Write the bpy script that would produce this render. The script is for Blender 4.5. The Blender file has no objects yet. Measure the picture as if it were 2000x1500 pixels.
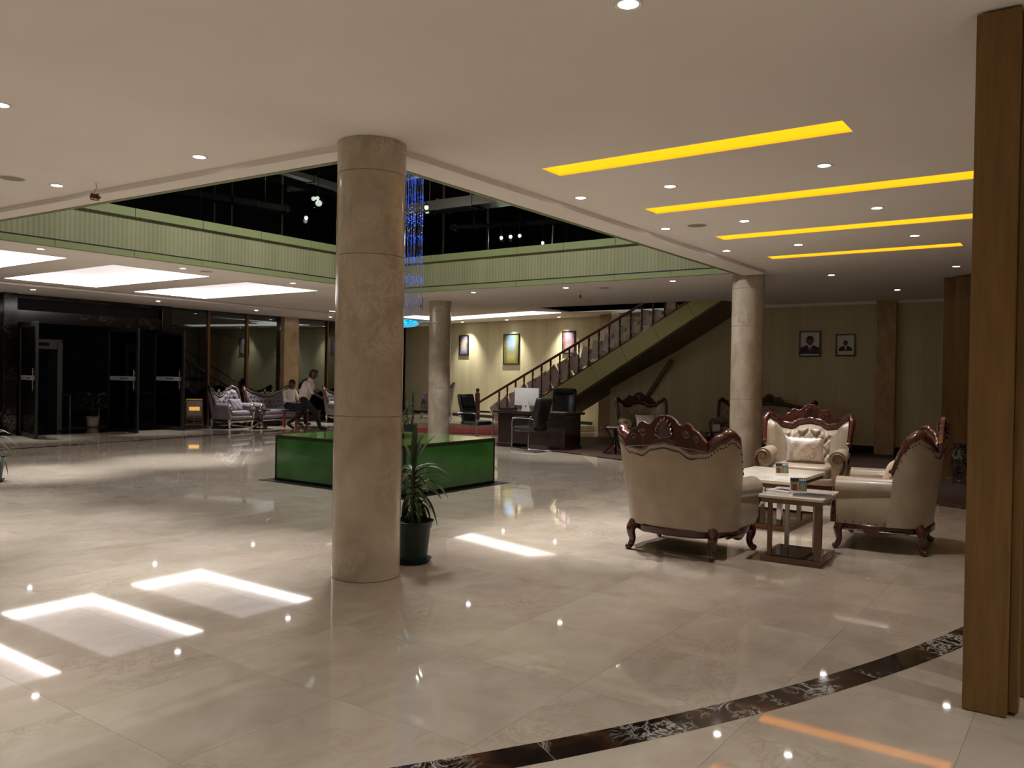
import bpy, bmesh, math, random
from math import sin, cos, pi, radians, sqrt, atan2, hypot
from mathutils import Vector, Matrix
random.seed(7)
scn = bpy.context.scene
COL = scn.collection

# ------------------------------------------------------------------ camera
YAW, PIT, ROLL, FPX, CH = radians(35.6), radians(-.55), radians(.97), 1600.0, 1.5
FW = Vector((cos(YAW)*cos(PIT), sin(YAW)*cos(PIT), sin(PIT)))
_rt = Vector((sin(YAW), -cos(YAW), 0)); _up = _rt.cross(FW)
RT = _rt*cos(ROLL) + _up*sin(ROLL); UP = _up*cos(ROLL) - _rt*sin(ROLL)
CAM = Vector((0, 0, CH))
cd = bpy.data.cameras.new('camera'); co = bpy.data.objects.new('camera', cd); COL.objects.link(co)
cd.sensor_fit = 'HORIZONTAL'; cd.sensor_width = 36.0; cd.lens = FPX/2000*36.0
cd.clip_start = .05; cd.clip_end = 200
co.matrix_world = Matrix(((RT.x, UP.x, -FW.x, CAM.x), (RT.y, UP.y, -FW.y, CAM.y), (RT.z, UP.z, -FW.z, CAM.z), (0, 0, 0, 1)))
scn.camera = co
def ray(x, y): return FW + RT*((x-1000)/FPX) - UP*((y-750)/FPX)
def at(x, y, z=0.0):
    d = ray(x, y); return CAM + d*((z-CH)/d.z)

# ------------------------------------------------------------------ world, exposure
w = bpy.data.worlds.new('night'); scn.world = w; w.use_nodes = True
w.node_tree.nodes['Background'].inputs[0].default_value = (.010, .012, .016, 1)
w.node_tree.nodes['Background'].inputs[1].default_value = .03
vs = scn.view_settings
vs.view_transform = 'Standard'; vs.look = 'None'; vs.gamma = 1.0; vs.use_curve_mapping = False
vs.exposure = 1.1
cy = scn.cycles
cy.use_denoising = True; cy.max_bounces = 7; cy.diffuse_bounces = 4; cy.glossy_bounces = 4; cy.transmission_bounces = 6; cy.transparent_max_bounces = 12
cy.caustics_reflective = False; cy.caustics_refractive = False; cy.sample_clamp_indirect = 4.0; cy.blur_glossy = .5
H = 3.2                                     # main ceiling
SPOT, LENS, COVE, AMBER = 3.9, 14.0, 2.2, .50   # light levels: spots, lamp lens, cove walls, amber slots

# ------------------------------------------------------------------ materials
MATS = {}
def srgb(r, g, b):
    f = lambda c: (c/255/12.92 if c/255 <= .04045 else ((c/255+.055)/1.055)**2.4)
    return (f(r), f(g), f(b), 1)
def mat(name, col=(.5, .5, .5, 1), rough=.5, metal=0., spec=.5, emit=None, es=0., coat=0., sheen=0.):
    m = bpy.data.materials.new(name); m.use_nodes = True
    b = m.node_tree.nodes['Principled BSDF']
    b.inputs['Base Color'].default_value = col; b.inputs['Roughness'].default_value = rough
    b.inputs['Metallic'].default_value = metal; b.inputs['Specular IOR Level'].default_value = spec
    if coat: b.inputs['Coat Weight'].default_value = coat; b.inputs['Coat Roughness'].default_value = .08
    if sheen: b.inputs['Sheen Weight'].default_value = sheen; b.inputs['Sheen Roughness'].default_value = .4
    if emit: b.inputs['Emission Color'].default_value = emit; b.inputs['Emission Strength'].default_value = es
    MATS[name] = m
    return m
def N(m, t, **kw):
    n = m.node_tree.nodes.new(t)
    for k, v in kw.items():
        if k in n.inputs.keys(): n.inputs[k].default_value = v
        else: setattr(n, k, v)
    return n
def L(m, a, b): m.node_tree.links.new(a, b)
def bsdf(m): return m.node_tree.nodes['Principled BSDF']
def ramp(m, fac, stops, interp='LINEAR'):
    r = N(m, 'ShaderNodeValToRGB'); r.color_ramp.interpolation = interp
    e = r.color_ramp.elements
    while len(e) < len(stops): e.new(.5)
    for i, (p, c) in enumerate(stops): e[i].position = p; e[i].color = c
    L(m, fac, r.inputs[0]); return r.outputs[0]
def noise(m, vec, scale, detail=4, rough=.55, dist=0.):
    n = N(m, 'ShaderNodeTexNoise'); n.inputs['Scale'].default_value = scale; n.inputs['Detail'].default_value = detail
    n.inputs['Roughness'].default_value = rough; n.inputs['Distortion'].default_value = dist
    if vec: L(m, vec, n.inputs['Vector'])
    return n.outputs['Fac']
def mixc(m, fac, a, b, mode='MIX'):
    x = N(m, 'ShaderNodeMix', data_type='RGBA', blend_type=mode)
    for s, v in ((0, fac), (6, a), (7, b)):
        if isinstance(v, (int, float, tuple)): x.inputs[s].default_value = v
        else: L(m, v, x.inputs[s])
    return x.outputs[2]
def mathn(m, op, a, b=0.):
    x = N(m, 'ShaderNodeMath', operation=op)
    for i, v in enumerate((a, b)):
        if isinstance(v, (int, float)): x.inputs[i].default_value = v
        else: L(m, v, x.inputs[i])
    return x.outputs[0]
def coords(m, kind='Object'): return N(m, 'ShaderNodeTexCoord').outputs[kind]
def bump(m, h, strength=.2, dist=.01):
    b = N(m, 'ShaderNodeBump'); b.inputs['Strength'].default_value = strength; b.inputs['Distance'].default_value = dist
    L(m, h, b.inputs['Height']); L(m, b.outputs[0], bsdf(m).inputs['Normal'])
def mapping(m, vec, scale=(1, 1, 1), loc=(0, 0, 0), rot=(0, 0, 0)):
    n = N(m, 'ShaderNodeMapping'); n.inputs['Scale'].default_value = scale; n.inputs['Location'].default_value = loc; n.inputs['Rotation'].default_value = rot
    L(m, vec, n.inputs[0]); return n.outputs[0]
def seprgb(m, vec, i):
    n = N(m, 'ShaderNodeSeparateXYZ'); L(m, vec, n.inputs[0]); return n.outputs[i]

def marble(name, lo, mid, hi, vein, scale=1.2, rough=.07, per_tile=True, world=True, veinamt=.5, vdist=2.2, pz=(.5, .65)):
    m = mat(name, rough=rough, spec=.5)
    if world: vec = N(m, 'ShaderNodeNewGeometry').outputs['Position']
    else: vec = coords(m)
    if per_tile:
        oi = N(m, 'ShaderNodeObjectInfo'); add = N(m, 'ShaderNodeVectorMath', operation='ADD')
        s = N(m, 'ShaderNodeVectorMath', operation='SCALE'); cmb = N(m, 'ShaderNodeCombineXYZ')
        for i in range(3): L(m, oi.outputs['Random'], cmb.inputs[i])
        L(m, cmb.outputs[0], s.inputs[0]); s.inputs['Scale'].default_value = 40
        L(m, vec, add.inputs[0]); L(m, s.outputs[0], add.inputs[1]); vec = add.outputs[0]
    st = mapping(m, vec, (1, 1.4, 1), rot=(0, 0, .5))
    base = ramp(m, noise(m, st, scale, 8, .62, .8), [(.28, lo), (.5, mid), (.72, hi)])
    v = noise(m, st, scale*2.3, 10, .7, vdist)
    vv = mathn(m, 'ABSOLUTE', mathn(m, 'SUBTRACT', v, .5))
    vm = ramp(m, vv, [(0, (1, 1, 1, 1)), (.018, (.25, .25, .25, 1)), (.05, (0, 0, 0, 1))])
    patch = ramp(m, noise(m, vec, scale*.9, 3), [(pz[0], (0, 0, 0, 1)), (pz[1], (1, 1, 1, 1))])
    k = mathn(m, 'MULTIPLY', mathn(m, 'MULTIPLY', vm, patch), veinamt)
    c = mixc(m, k, base, vein)
    if per_tile:
        tone = mathn(m, 'ADD', mathn(m, 'MULTIPLY', oi.outputs['Random'], .05), .975)
        cmb2 = N(m, 'ShaderNodeCombineXYZ')
        for i in range(3): L(m, tone, cmb2.inputs[i])
        c = mixc(m, 1.0, c, cmb2.outputs[0], 'MULTIPLY')
    L(m, c, bsdf(m).inputs['Base Color'])
    return m
marble('floor_marble', srgb(154, 142, 126), srgb(168, 156, 140), srgb(178, 168, 153), srgb(124, 104, 80), 1.7, .035)
marble('column_marble', srgb(156, 143, 122), srgb(178, 166, 146), srgb(194, 183, 164), srgb(222, 214, 200), 2.0, .16, per_tile=False, veinamt=.5, vdist=.7)
marble('pilaster_marble', srgb(150, 118, 84), srgb(172, 142, 106), srgb(186, 158, 124), srgb(205, 185, 160), 2.5, .15, per_tile=False)
marble('cream_marble', srgb(186, 174, 152), srgb(200, 190, 170), srgb(214, 206, 190), srgb(160, 140, 110), 2.0, .12, per_tile=False)
marble('table_marble', srgb(196, 190, 172), srgb(214, 209, 194), srgb(226, 222, 210), srgb(170, 160, 140), 3.0, .1, per_tile=False)
m = marble('dark_marble', srgb(12, 9, 8), srgb(34, 24, 18), srgb(84, 54, 34), srgb(220, 212, 200), 2.4, .07, veinamt=.75, vdist=1.0, pz=(.47, .60))
m = marble('portal_marble', srgb(9, 7, 6), srgb(20, 15, 12), srgb(40, 30, 22), srgb(150, 140, 130), 2.0, .12, per_tile=False, veinamt=.5)
mat('grout', srgb(150, 138, 120), .4)
m = mat('ceiling_paint', srgb(205, 196, 182), .85, spec=.2)
L(m, ramp(m, noise(m, coords(m), .6, 3), [(.3, srgb(232, 225, 220)), (.7, srgb(239, 233, 229))]), bsdf(m).inputs['Base Color'])
def stripes(name, a, b, scale, axis=1, rough=.7, bstr=.15):
    m = mat(name, a, rough, spec=.25)
    v = N(m, 'ShaderNodeNewGeometry').outputs['Position']
    s = seprgb(m, v, axis)
    wv = mathn(m, 'SINE', mathn(m, 'MULTIPLY', s, scale))
    broad = noise(m, mapping(m, v, (2.3, 2.3, .02)), 1.0, 2)
    f = mathn(m, 'ADD', mathn(m, 'MULTIPLY', wv, .22), mathn(m, 'ADD', mathn(m, 'MULTIPLY', broad, 1.2), -.1))
    L(m, ramp(m, f, [(.2, a), (.8, b)]), bsdf(m).inputs['Base Color'])
    bump(m, wv, bstr, .002)
    return m
stripes('wallpaper', srgb(182, 170, 134), srgb(204, 194, 160), 120, 1)
stripes('green_flute', srgb(118, 119, 88), srgb(136, 136, 104), 90, 0, .55, .5)
stripes('green_flute_y', srgb(118, 119, 88), srgb(136, 136, 104), 90, 1, .55, .5)
mat('green_panel', srgb(122, 129, 88), .42, spec=.4)
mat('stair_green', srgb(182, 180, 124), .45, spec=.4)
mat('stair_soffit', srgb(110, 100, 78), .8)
mat('gap_black', srgb(20, 17, 13), .8)
def wood(name, a, b, scale=6, rough=.3, coat=.3, axis=2):
    m = mat(name, a, rough, coat=coat)
    sc = [9, 9, 9]; sc[axis] = .7
    L(m, ramp(m, noise(m, mapping(m, coords(m), tuple(sc)), scale, 5, .6, .4), [(.3, a), (.7, b)]), bsdf(m).inputs['Base Color'])
    return m
wood('oak_fin', srgb(98, 70, 28), srgb(122, 90, 40), 3, .5, .05)
wood('mahogany', srgb(46, 14, 9), srgb(76, 24, 14), 2, .22, .7)
wood('dark_mahogany', srgb(40, 14, 8), srgb(66, 24, 12), 2, .25, .6)
wood('rail_wood', srgb(78, 34, 18), srgb(104, 50, 28), 2, .35, .4, 1)
wood('desk_wood', srgb(26, 14, 10), srgb(42, 23, 16), 2, .25, .5, 1)
wood('bronze_wood', srgb(92, 62, 46), srgb(112, 78, 58), 2, .3, .3, 1)
mat('antique_gold', srgb(150, 124, 98), .3, .6)
mat('antique_silver', srgb(186, 176, 164), .28, .8)
def leather(name, a, b, rough=.36, coat=.15):
    m = mat(name, a, rough, coat=coat)
    L(m, ramp(m, noise(m, coords(m), 5, 4), [(.3, a), (.7, b)]), bsdf(m).inputs['Base Color'])
    bump(m, noise(m, coords(m), 140, 2), .12, .002)
    return m
leather('cream_leather', srgb(152, 138, 118), srgb(168, 154, 134))
leather('black_leather', srgb(16, 17, 18), srgb(26, 27, 28), .38)
leather('grey_velvet', srgb(86, 79, 84), srgb(110, 102, 107), .55, 0); bsdf(MATS['grey_velvet']).inputs['Sheen Weight'].default_value = .25
mat('dark_button', srgb(40, 34, 36), .5)
m = mat('cushion_satin', srgb(226, 214, 198), .45, sheen=.3)
L(m, ramp(m, noise(m, coords(m), 9, 3, .5, 1.5), [(.42, srgb(232, 222, 208)), (.56, srgb(214, 204, 196)), (.62, srgb(180, 166, 160)), (.7, srgb(228, 218, 205))]), bsdf(m).inputs['Base Color'])
mat('plain_cushion', srgb(222, 200, 178), .55, sheen=.3)
mat('white_cushion', srgb(225, 222, 216), .5)
mat('mauve_cushion', srgb(132, 112, 122), .6, sheen=.4)
mat('chrome', srgb(215, 215, 218), .12, 1.0)
mat('steel', srgb(170, 172, 172), .28, 1.0)
mat('brass', srgb(232, 186, 96), .2, 1.0)
mat('copper_frame', srgb(120, 82, 56), .35, .7)
mat('black_frame', srgb(18, 17, 16), .4)
mat('grey_plastic', srgb(66, 66, 64), .5)
mat('dark_plastic', srgb(20, 20, 21), .4)
mat('white_plastic', srgb(222, 222, 222), .35)
mat('black_glass', srgb(8, 8, 9), .06, coat=.5)
m = mat('mirror_base', srgb(30, 26, 24), .05, .6)
m = mat('green_glass', srgb(34, 92, 34), .12, spec=.6, coat=.4)
v = N(m, 'ShaderNodeNewGeometry').outputs['Position']
L(m, ramp(m, noise(m, v, 1.6, 3), [(.3, srgb(38, 98, 36)), (.7, srgb(52, 128, 46))]), bsdf(m).inputs['Base Color'])
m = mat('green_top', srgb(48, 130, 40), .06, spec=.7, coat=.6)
L(m, ramp(m, noise(m, mapping(m, v0 := N(m, 'ShaderNodeNewGeometry').outputs['Position'], (.6, 6, 1)), 1.5, 3), [(.35, srgb(38, 104, 28)), (.6, srgb(74, 150, 52)), (.75, srgb(128, 178, 92))]), bsdf(m).inputs['Base Color'])  # pale streaks painted into the green as reflections of the ceiling lights
mat('pot_green', srgb(14, 38, 32), .45)
mat('pot_white', srgb(190, 176, 160), .4)
mat('soil', srgb(30, 22, 16), .95)
m = mat('leaf', srgb(40, 66, 26), .45, spec=.4)
oi = N(m, 'ShaderNodeObjectInfo')
L(m, ramp(m, oi.outputs['Random'], [(0, srgb(26, 52, 18)), (.6, srgb(48, 76, 30)), (.88, srgb(86, 100, 46)), (1, srgb(110, 96, 50))]), bsdf(m).inputs['Base Color'])
mat('stem', srgb(62, 60, 36), .7)
m = mat('brown_carpet', srgb(66, 50, 40), .55, spec=.35)
v = N(m, 'ShaderNodeNewGeometry').outputs['Position']
L(m, ramp(m, noise(m, mapping(m, v, (3, 1, 1)), 2.5, 6), [(.3, srgb(58, 42, 34)), (.55, srgb(72, 54, 44)), (.75, srgb(84, 66, 54))]), bsdf(m).inputs['Base Color'])
m = mat('red_carpet', srgb(150, 18, 30), .9)
L(m, ramp(m, noise(m, coords(m), 60, 3), [(.3, srgb(136, 14, 26)), (.7, srgb(164, 24, 36))]), bsdf(m).inputs['Base Color'])
mat('paper_board', srgb(188, 178, 174), .8)
mat('paper_board_light', srgb(208, 202, 194), .8)
mat('tape_brown', srgb(150, 118, 70), .7)
mat('night_ground', srgb(70, 70, 66), .6)
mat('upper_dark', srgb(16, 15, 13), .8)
mat('duct_metal', srgb(96, 94, 86), .45, .5)
mat('white_trim', srgb(225, 222, 215), .5)
mat('speaker_grille', srgb(148, 140, 128), .7)
mat('wire_red', srgb(110, 46, 42), .5)
mat('cove_white', srgb(240, 234, 232), .8, emit=(1, .93, .94, 1), es=.28)  # weak glow put into the recess top to fill its grey shading
mat('lamp_lens', (1, 1, 1, 1), .3, emit=(1, .99, 1, 1), es=LENS)
mat('cove_wall', srgb(240, 236, 232), .6, emit=(1, .965, .97, 1), es=COVE)
mat('band_white', srgb(240, 236, 232), .6, emit=(1, .96, .95, 1), es=1.05)
mat('amber_slot', srgb(250, 180, 30), .6, emit=(1.0, .47, .012, 1), es=AMBER)
mat('blue_bead', (0, .05, .4, 1), .3, emit=(.015, .10, 1, 1), es=1.0)
mat('white_bead', (.6, .6, .6, 1), .2, emit=(.9, .9, 1, 1), es=.5)
mat('cyan_disc', (0, .3, .4, 1), .3, emit=(.01, .42, .75, 1), es=.65)
m = MATS['cyan_disc']; vo = N(m, 'ShaderNodeTexVoronoi'); vo.inputs['Scale'].default_value = 38; L(m, coords(m), vo.inputs['Vector'])
L(m, ramp(m, vo.outputs['Distance'], [(.1, (.25, .95, 1, 1)), (.35, (.01, .40, .72, 1)), (.7, (.0, .12, .32, 1))]), bsdf(m).inputs['Emission Color'])
mat('fibre', srgb(150, 150, 170), .3)
mat('red_lamp', (.5, 0, 0, 1), .3, emit=(1, .02, .05, 1), es=1.2)
mat('globe_white', (.9, .9, .9, 1), .15, emit=(1, 1, 1, 1), es=1.2)
mat('globe_glass', srgb(120, 120, 122), .1, .9)
mat('skin', srgb(92, 58, 42), .5)
mat('hair', srgb(14, 12, 11), .7)
mat('white_shirt', srgb(214, 200, 192), .8)
mat('dark_trousers', srgb(22, 22, 26), .8)
mat('shoe_black', srgb(12, 12, 12), .4)
mat('red_lacquer', srgb(120, 26, 30), .35)
def glass(name, tint=(1, 1, 1, 1), refl=(.9, .95, .92, 1), boost=1.0):
    m = bpy.data.materials.new(name); m.use_nodes = True; nt = m.node_tree; nt.nodes.clear()
    o = nt.nodes.new('ShaderNodeOutputMaterial'); t = nt.nodes.new('ShaderNodeBsdfTransparent'); g = nt.nodes.new('ShaderNodeBsdfGlossy')
    t.inputs[0].default_value = tint; g.inputs[0].default_value = refl; g.inputs['Roughness'].default_value = .01
    fr = nt.nodes.new('ShaderNodeFresnel'); fr.inputs[0].default_value = 1.5
    mu = nt.nodes.new('ShaderNodeMath'); mu.operation = 'MULTIPLY'; mu.inputs[1].default_value = boost; mu.use_clamp = True
    mx = nt.nodes.new('ShaderNodeMixShader')
    nt.links.new(fr.outputs[0], mu.inputs[0]); nt.links.new(mu.outputs[0], mx.inputs[0]); nt.links.new(t.outputs[0], mx.inputs[1]); nt.links.new(g.outputs[0], mx.inputs[2]); nt.links.new(mx.outputs[0], o.inputs[0])
    MATS[name] = m; return m
glass('pane_glass', (.62, .66, .64, 1), boost=1.3)
glass('door_glass', (.7, .74, .72, 1), boost=1.0)
glass('table_glass', (.55, .68, .6, 1), boost=1.2)
glass('rail_glass', (.55, .58, .55, 1), boost=.35)
m = mat('vase_glaze', srgb(20, 22, 24), .18, coat=.5)
L(m, ramp(m, noise(m, coords(m), 7, 3, .5, 2.5), [(.3, srgb(10, 12, 12)), (.48, srgb(26, 40, 34)), (.55, srgb(96, 84, 90)), (.6, srgb(110, 40, 44)), (.68, srgb(18, 24, 24)), (.8, srgb(60, 110, 70))]), bsdf(m).inputs['Base Color'])
def picture(name, zones, side, seed):
    m = mat(name, rough=.55)
    g = coords(m, 'Generated'); y = seprgb(m, g, 1); z = seprgb(m, g, 2)
    n = noise(m, mapping(m, g, (1, 9, 14), (seed, seed, 0)), 1.0, 8, .75)
    f = mathn(m, 'ADD', z, mathn(m, 'MULTIPLY', mathn(m, 'SUBTRACT', n, .5), .45))
    c = ramp(m, f, zones)
    n2 = noise(m, mapping(m, g, (1, 16, 10), (seed*2, 0, 3)), 1.5, 7, .75)
    s = mathn(m, 'ABSOLUTE', mathn(m, 'SUBTRACT', y, .5))
    sf = ramp(m, mathn(m, 'ADD', s, mathn(m, 'MULTIPLY', mathn(m, 'SUBTRACT', n2, .5), .5)), [(.22, (0, 0, 0, 1)), (.34, (1, 1, 1, 1))])
    sc = ramp(m, n2, side)
    L(m, mixc(m, 1.0, mixc(m, sf, c, sc), (.48, .46, .45, 1), 'MULTIPLY'), bsdf(m).inputs['Base Color'])
    return m
picture('art_arch', [(0, srgb(80, 40, 40)), (.25, srgb(190, 190, 210)), (.6, srgb(226, 196, 160)), (1, srgb(150, 160, 200))], [(.3, srgb(20, 18, 26)), (.5, srgb(60, 50, 70)), (.62, srgb(200, 205, 225)), (.8, srgb(40, 30, 40))], 1.3)
picture('art_avenue', [(0, srgb(150, 140, 60)), (.2, srgb(196, 180, 110)), (.42, srgb(150, 160, 120)), (.6, srgb(150, 178, 205)), (.85, srgb(110, 140, 185)), (1, srgb(120, 150, 160))], [(.3, srgb(60, 70, 40)), (.5, srgb(120, 125, 70)), (.65, srgb(190, 170, 80)), (.8, srgb(70, 80, 70))], 4.1)
picture('art_canal', [(0, srgb(120, 130, 130)), (.25, srgb(190, 180, 170)), (.5, srgb(160, 140, 150)), (.75, srgb(170, 150, 190)), (1, srgb(180, 160, 205))], [(.3, srgb(60, 40, 36)), (.5, srgb(150, 80, 50)), (.65, srgb(190, 170, 150)), (.8, srgb(70, 60, 70))], 7.7)
picture('art_food', [(0, srgb(30, 18, 12)), (.35, srgb(160, 70, 30)), (.6, srgb(40, 24, 18)), (.8, srgb(200, 180, 120)), (1, srgb(20, 18, 20))], [(.3, srgb(20, 14, 10)), (.55, srgb(200, 170, 110)), (.8, srgb(60, 30, 20))], 2.2)
mat('print_white', srgb(210, 206, 204), .5); mat('print_black', srgb(16, 15, 17), .5); mat('print_skin', srgb(104, 68, 54), .5)
mat('print_suit', srgb(20, 20, 26), .5); mat('print_tie', srgb(120, 40, 44), .5); mat('print_blue', srgb(24, 30, 50), .5)

# ------------------------------------------------------------------ mesh helpers
class MB:
    def __init__(s): s.v = []; s.f = []
    def add(s, vs, fs):
        o = len(s.v); s.v += [Vector(p) for p in vs]; s.f += [tuple(i+o for i in f) for f in fs]; return s
    def box(s, c, d, rz=0., R=None):
        x, y, z = d[0]/2, d[1]/2, d[2]/2
        P = [Vector((a*x, b*y, e*z)) for e in (-1, 1) for b in (-1, 1) for a in (-1, 1)]
        M = R if R else Matrix.Rotation(rz, 3, 'Z')
        return s.add([M @ p + Vector(c) for p in P], [(0, 2, 3, 1), (4, 5, 7, 6), (0, 1, 5, 4), (2, 6, 7, 3), (0, 4, 6, 2), (1, 3, 7, 5)])
    def span(s, a, b): return s.box([(a[i]+b[i])/2 for i in range(3)], [abs(b[i]-a[i]) for i in range(3)])
    def tube(s, pts, r, n=8, sx=1., caps=True, up=None):
        pts = [Vector(p) for p in pts]; k = len(pts)
        rr = r if isinstance(r, (list, tuple)) else [r]*k
        o = len(s.v); prev = None
        for i, p in enumerate(pts):
            t = (pts[min(i+1, k-1)]-pts[max(i-1, 0)]).normalized()
            if prev is None:
                a = Vector(up) if up else (Vector((0, 0, 1)) if abs(t.z) < .9 else Vector((1, 0, 0)))
            else: a = prev
            a = (a - t*a.dot(t)).normalized(); prev = a; b = t.cross(a)
            for j in range(n):
                q = 2*pi*j/n; s.v.append(p + a*(cos(q)*rr[i]) + b*(sin(q)*rr[i]*sx))
        for i in range(k-1):
            for j in range(n):
                j2 = (j+1) % n; s.f.append((o+i*n+j, o+i*n+j2, o+(i+1)*n+j2, o+(i+1)*n+j))
        if caps:
            s.f.append(tuple(o+j for j in range(n))[::-1]); s.f.append(tuple(o+(k-1)*n+j for j in range(n)))
        return s
    def cyl(s, a, b, r, n=16): return s.tube([a, b], r, n)
    def lathe(s, prof, n=20, c=(0, 0, 0), close=True):
        o = len(s.v); k = len(prof)
        for r, z in prof:
            for j in range(n):
                q = 2*pi*j/n; s.v.append(Vector((c[0]+r*cos(q), c[1]+r*sin(q), c[2]+z)))
        for i in range(k-1):
            for j in range(n):
                j2 = (j+1) % n; s.f.append((o+i*n+j, o+i*n+j2, o+(i+1)*n+j2, o+(i+1)*n+j))
        if close:
            s.f.append(tuple(o+j for j in range(n))[::-1]); s.f.append(tuple(o+(k-1)*n+j for j in range(n)))
        return s
    def prism(s, poly, z0, z1, plane='xy', off=0.):
        n = len(poly)
        def P(p, h):
            return (p[0], p[1], h) if plane == 'xy' else ((p[0], h, p[1]) if plane == 'xz' else (h, p[0], p[1]))
        vs = [P(p, z0) for p in poly]+[P(p, z1) for p in poly]
        fs = [tuple(range(n))[::-1], tuple(range(n, 2*n))]+[(i, (i+1) % n, n+(i+1) % n, n+i) for i in range(n)]
        return s.add(vs, fs)
    def grid(s, fn, nu, nv, wrap=False):
        o = len(s.v)
        for i in range(nu+1):
            for j in range(nv+1): s.v.append(Vector(fn(i/nu, j/nv)))
        for i in range(nu):
            for j in range(nv): s.f.append((o+i*(nv+1)+j, o+(i+1)*(nv+1)+j, o+(i+1)*(nv+1)+j+1, o+i*(nv+1)+j+1))
        return s
    def ball(s, c, r, n=8, sz=1.):
        prof = [(max(1e-4, r*sin(pi*i/(n//2+1))), -r*sz*cos(pi*i/(n//2+1))) for i in range(n//2+2)]
        return s.lathe(prof, n, c)
    def rbox(s, c, d, r, n=5, fn=None):
        h = Vector((d[0]/2, d[1]/2, d[2]/2)); r = min(r, *h)
        def mp(p):
            q = Vector((p[0]*h.x, p[1]*h.y, p[2]*h.z))
            inner = Vector([max(-h[i]+r, min(h[i]-r, q[i])) for i in range(3)])
            dd = q-inner
            q = inner + (dd.normalized()*r if dd.length > 1e-9 else dd)
            if fn: q = Vector(fn(q))
            return q+Vector(c)
        def axis(t, hh):   # more lines near the edges
            k = 2*t-1; e = 1-r/hh*.5 if hh > r*1.01 else .7
            return math.copysign(1-(1-abs(k))**1.6, k)
        for ax in range(3):
            for sg in (-1, 1):
                a, b = (ax+1) % 3, (ax+2) % 3
                def g(u, w_, ax=ax, sg=sg, a=a, b=b):
                    p = [0, 0, 0]; p[ax] = sg; p[a] = axis(u, h[a])*sg; p[b] = axis(w_, h[b]); return mp(p)
                s.grid(g, n, n)
        return s
    def xf(s, M): s.v = [M @ p for p in s.v]; return s
    def mesh(s, name, smooth=True, ang=40, weld=True):
        me = bpy.data.meshes.new(name); me.from_pydata([tuple(p) for p in s.v], [], s.f)
        bm = bmesh.new(); bm.from_mesh(me)
        if weld: bmesh.ops.remove_doubles(bm, verts=bm.verts, dist=1e-5)
        bmesh.ops.recalc_face_normals(bm, faces=bm.faces); bm.to_mesh(me); bm.free()
        if smooth: me.shade_smooth(); me.set_sharp_from_angle(angle=radians(ang))
        return me
    def build(s, name, m, parent=None, smooth=True, ang=40, bevel=0., weld=True, loc=None, rz=0.):
        me = s.mesh(name, smooth, ang, weld); me.materials.append(MATS[m])
        return link(name, me, parent, bevel, loc, rz)
def link(name, me, parent=None, bevel=0., loc=None, rz=0.):
    o = bpy.data.objects.new(name, me); COL.objects.link(o)
    if parent: o.parent = parent
    if loc is not None: o.location = loc
    if rz: o.rotation_euler.z = rz
    if bevel:
        b = o.modifiers.new('bevel', 'BEVEL'); b.width = bevel; b.segments = 2; b.limit_method = 'ANGLE'; b.angle_limit = radians(40)
    return o
def tag(o, label, cat, group=None):
    o['label'] = label; o['category'] = cat
    if group: o['group'] = group
    return o
def thing(name, label, cat, loc=(0, 0, 0), rz=0., group=None):
    o = bpy.data.objects.new(name, None); COL.objects.link(o); o.location = loc; o.rotation_euler.z = rz; o.empty_display_size = .1
    return tag(o, label, cat, group)
def struct(o, label=None):
    o['kind'] = 'structure'
    if label: o['label'] = label
    return o
def sempty(name, loc=(0, 0, 0), rz=0.):
    o = bpy.data.objects.new(name, None); COL.objects.link(o); o.location = loc; o.rotation_euler.z = rz; o['kind'] = 'structure'; return o
def dup(root, loc, rz, label=None, group=None):
    r = root.copy(); COL.objects.link(r); r.location = loc; r.rotation_euler.z = rz
    if label: r['label'] = label
    if group: r['group'] = group
    for ch in list(root.children):
        c = ch.copy(); COL.objects.link(c); c.parent = r
        for g in ch.children:
            d = g.copy(); COL.objects.link(d); d.parent = c
    return r
def lerp(a, b, t): return a+(b-a)*t
def curve(tab, t):
    for (a, va), (b, vb) in zip(tab, tab[1:]):
        if t <= b: k = (t-a)/(b-a); k = k*k*(3-2*k); return va+(vb-va)*k
    return tab[-1][1]
def bez(p, n=10):
    P = [Vector(q) for q in p]; out = []
    for i in range(len(P)-1):
        a = P[max(i-1, 0)]; b = P[i]; c = P[i+1]; d = P[min(i+2, len(P)-1)]
        for j in range(n):
            t = j/n; out.append(.5*((2*b)+(c-a)*t+(2*a-5*b+4*c-d)*t*t+(3*b-a-3*c+d)*t**3))
    out.append(P[-1]); return out

# ================================================================== THE SETTING
# floor: slab with polished marble tiles, dark marble ring, far dark line
FX0, FX1, FY0, FY1 = -4.0, 23.0, -4.0, 20.0
floor = struct(MB().span((FX0, FY0, -.06), (FX1, FY1, -.004)).build('floor', 'grout', smooth=False))
tm = MB().box((0, 0, -.002), (.7988, .7988, .004)).mesh('tile', False); tm.materials.append(MATS['floor_marble'])
cells = []
i = 0
for i in range(-6, 29):
    for j in range(-6, 25):
        x, y = .2+.8*i+.4, .43+.8*j+.4
        if x+.4 > FX1 or y+.4 > FY1+.3 or x < FX0 or y < FY0: continue
        v_ = Vector((x, y, 0))-CAM; d = v_.dot(FW)
        vis = d > .8 and abs(v_.dot(RT)/d*FPX) < 1130
        hidden = x > 14.2 and y < 11
        cells.append(((0 if vis and not hidden else 1), d if vis else 99, x, y))
cells.sort()
rest = MB()
for k, (a, d, x, y) in enumerate(cells):
    if k < 290: link('tile', tm, floor, loc=(x, y, 0))
    else: rest.box((x, y, -.002), (.7988, .7988, .004))
o = rest.build('tile_field', 'floor_marble', floor, smooth=False, weld=False); o['kind'] = 'stuff'
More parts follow.
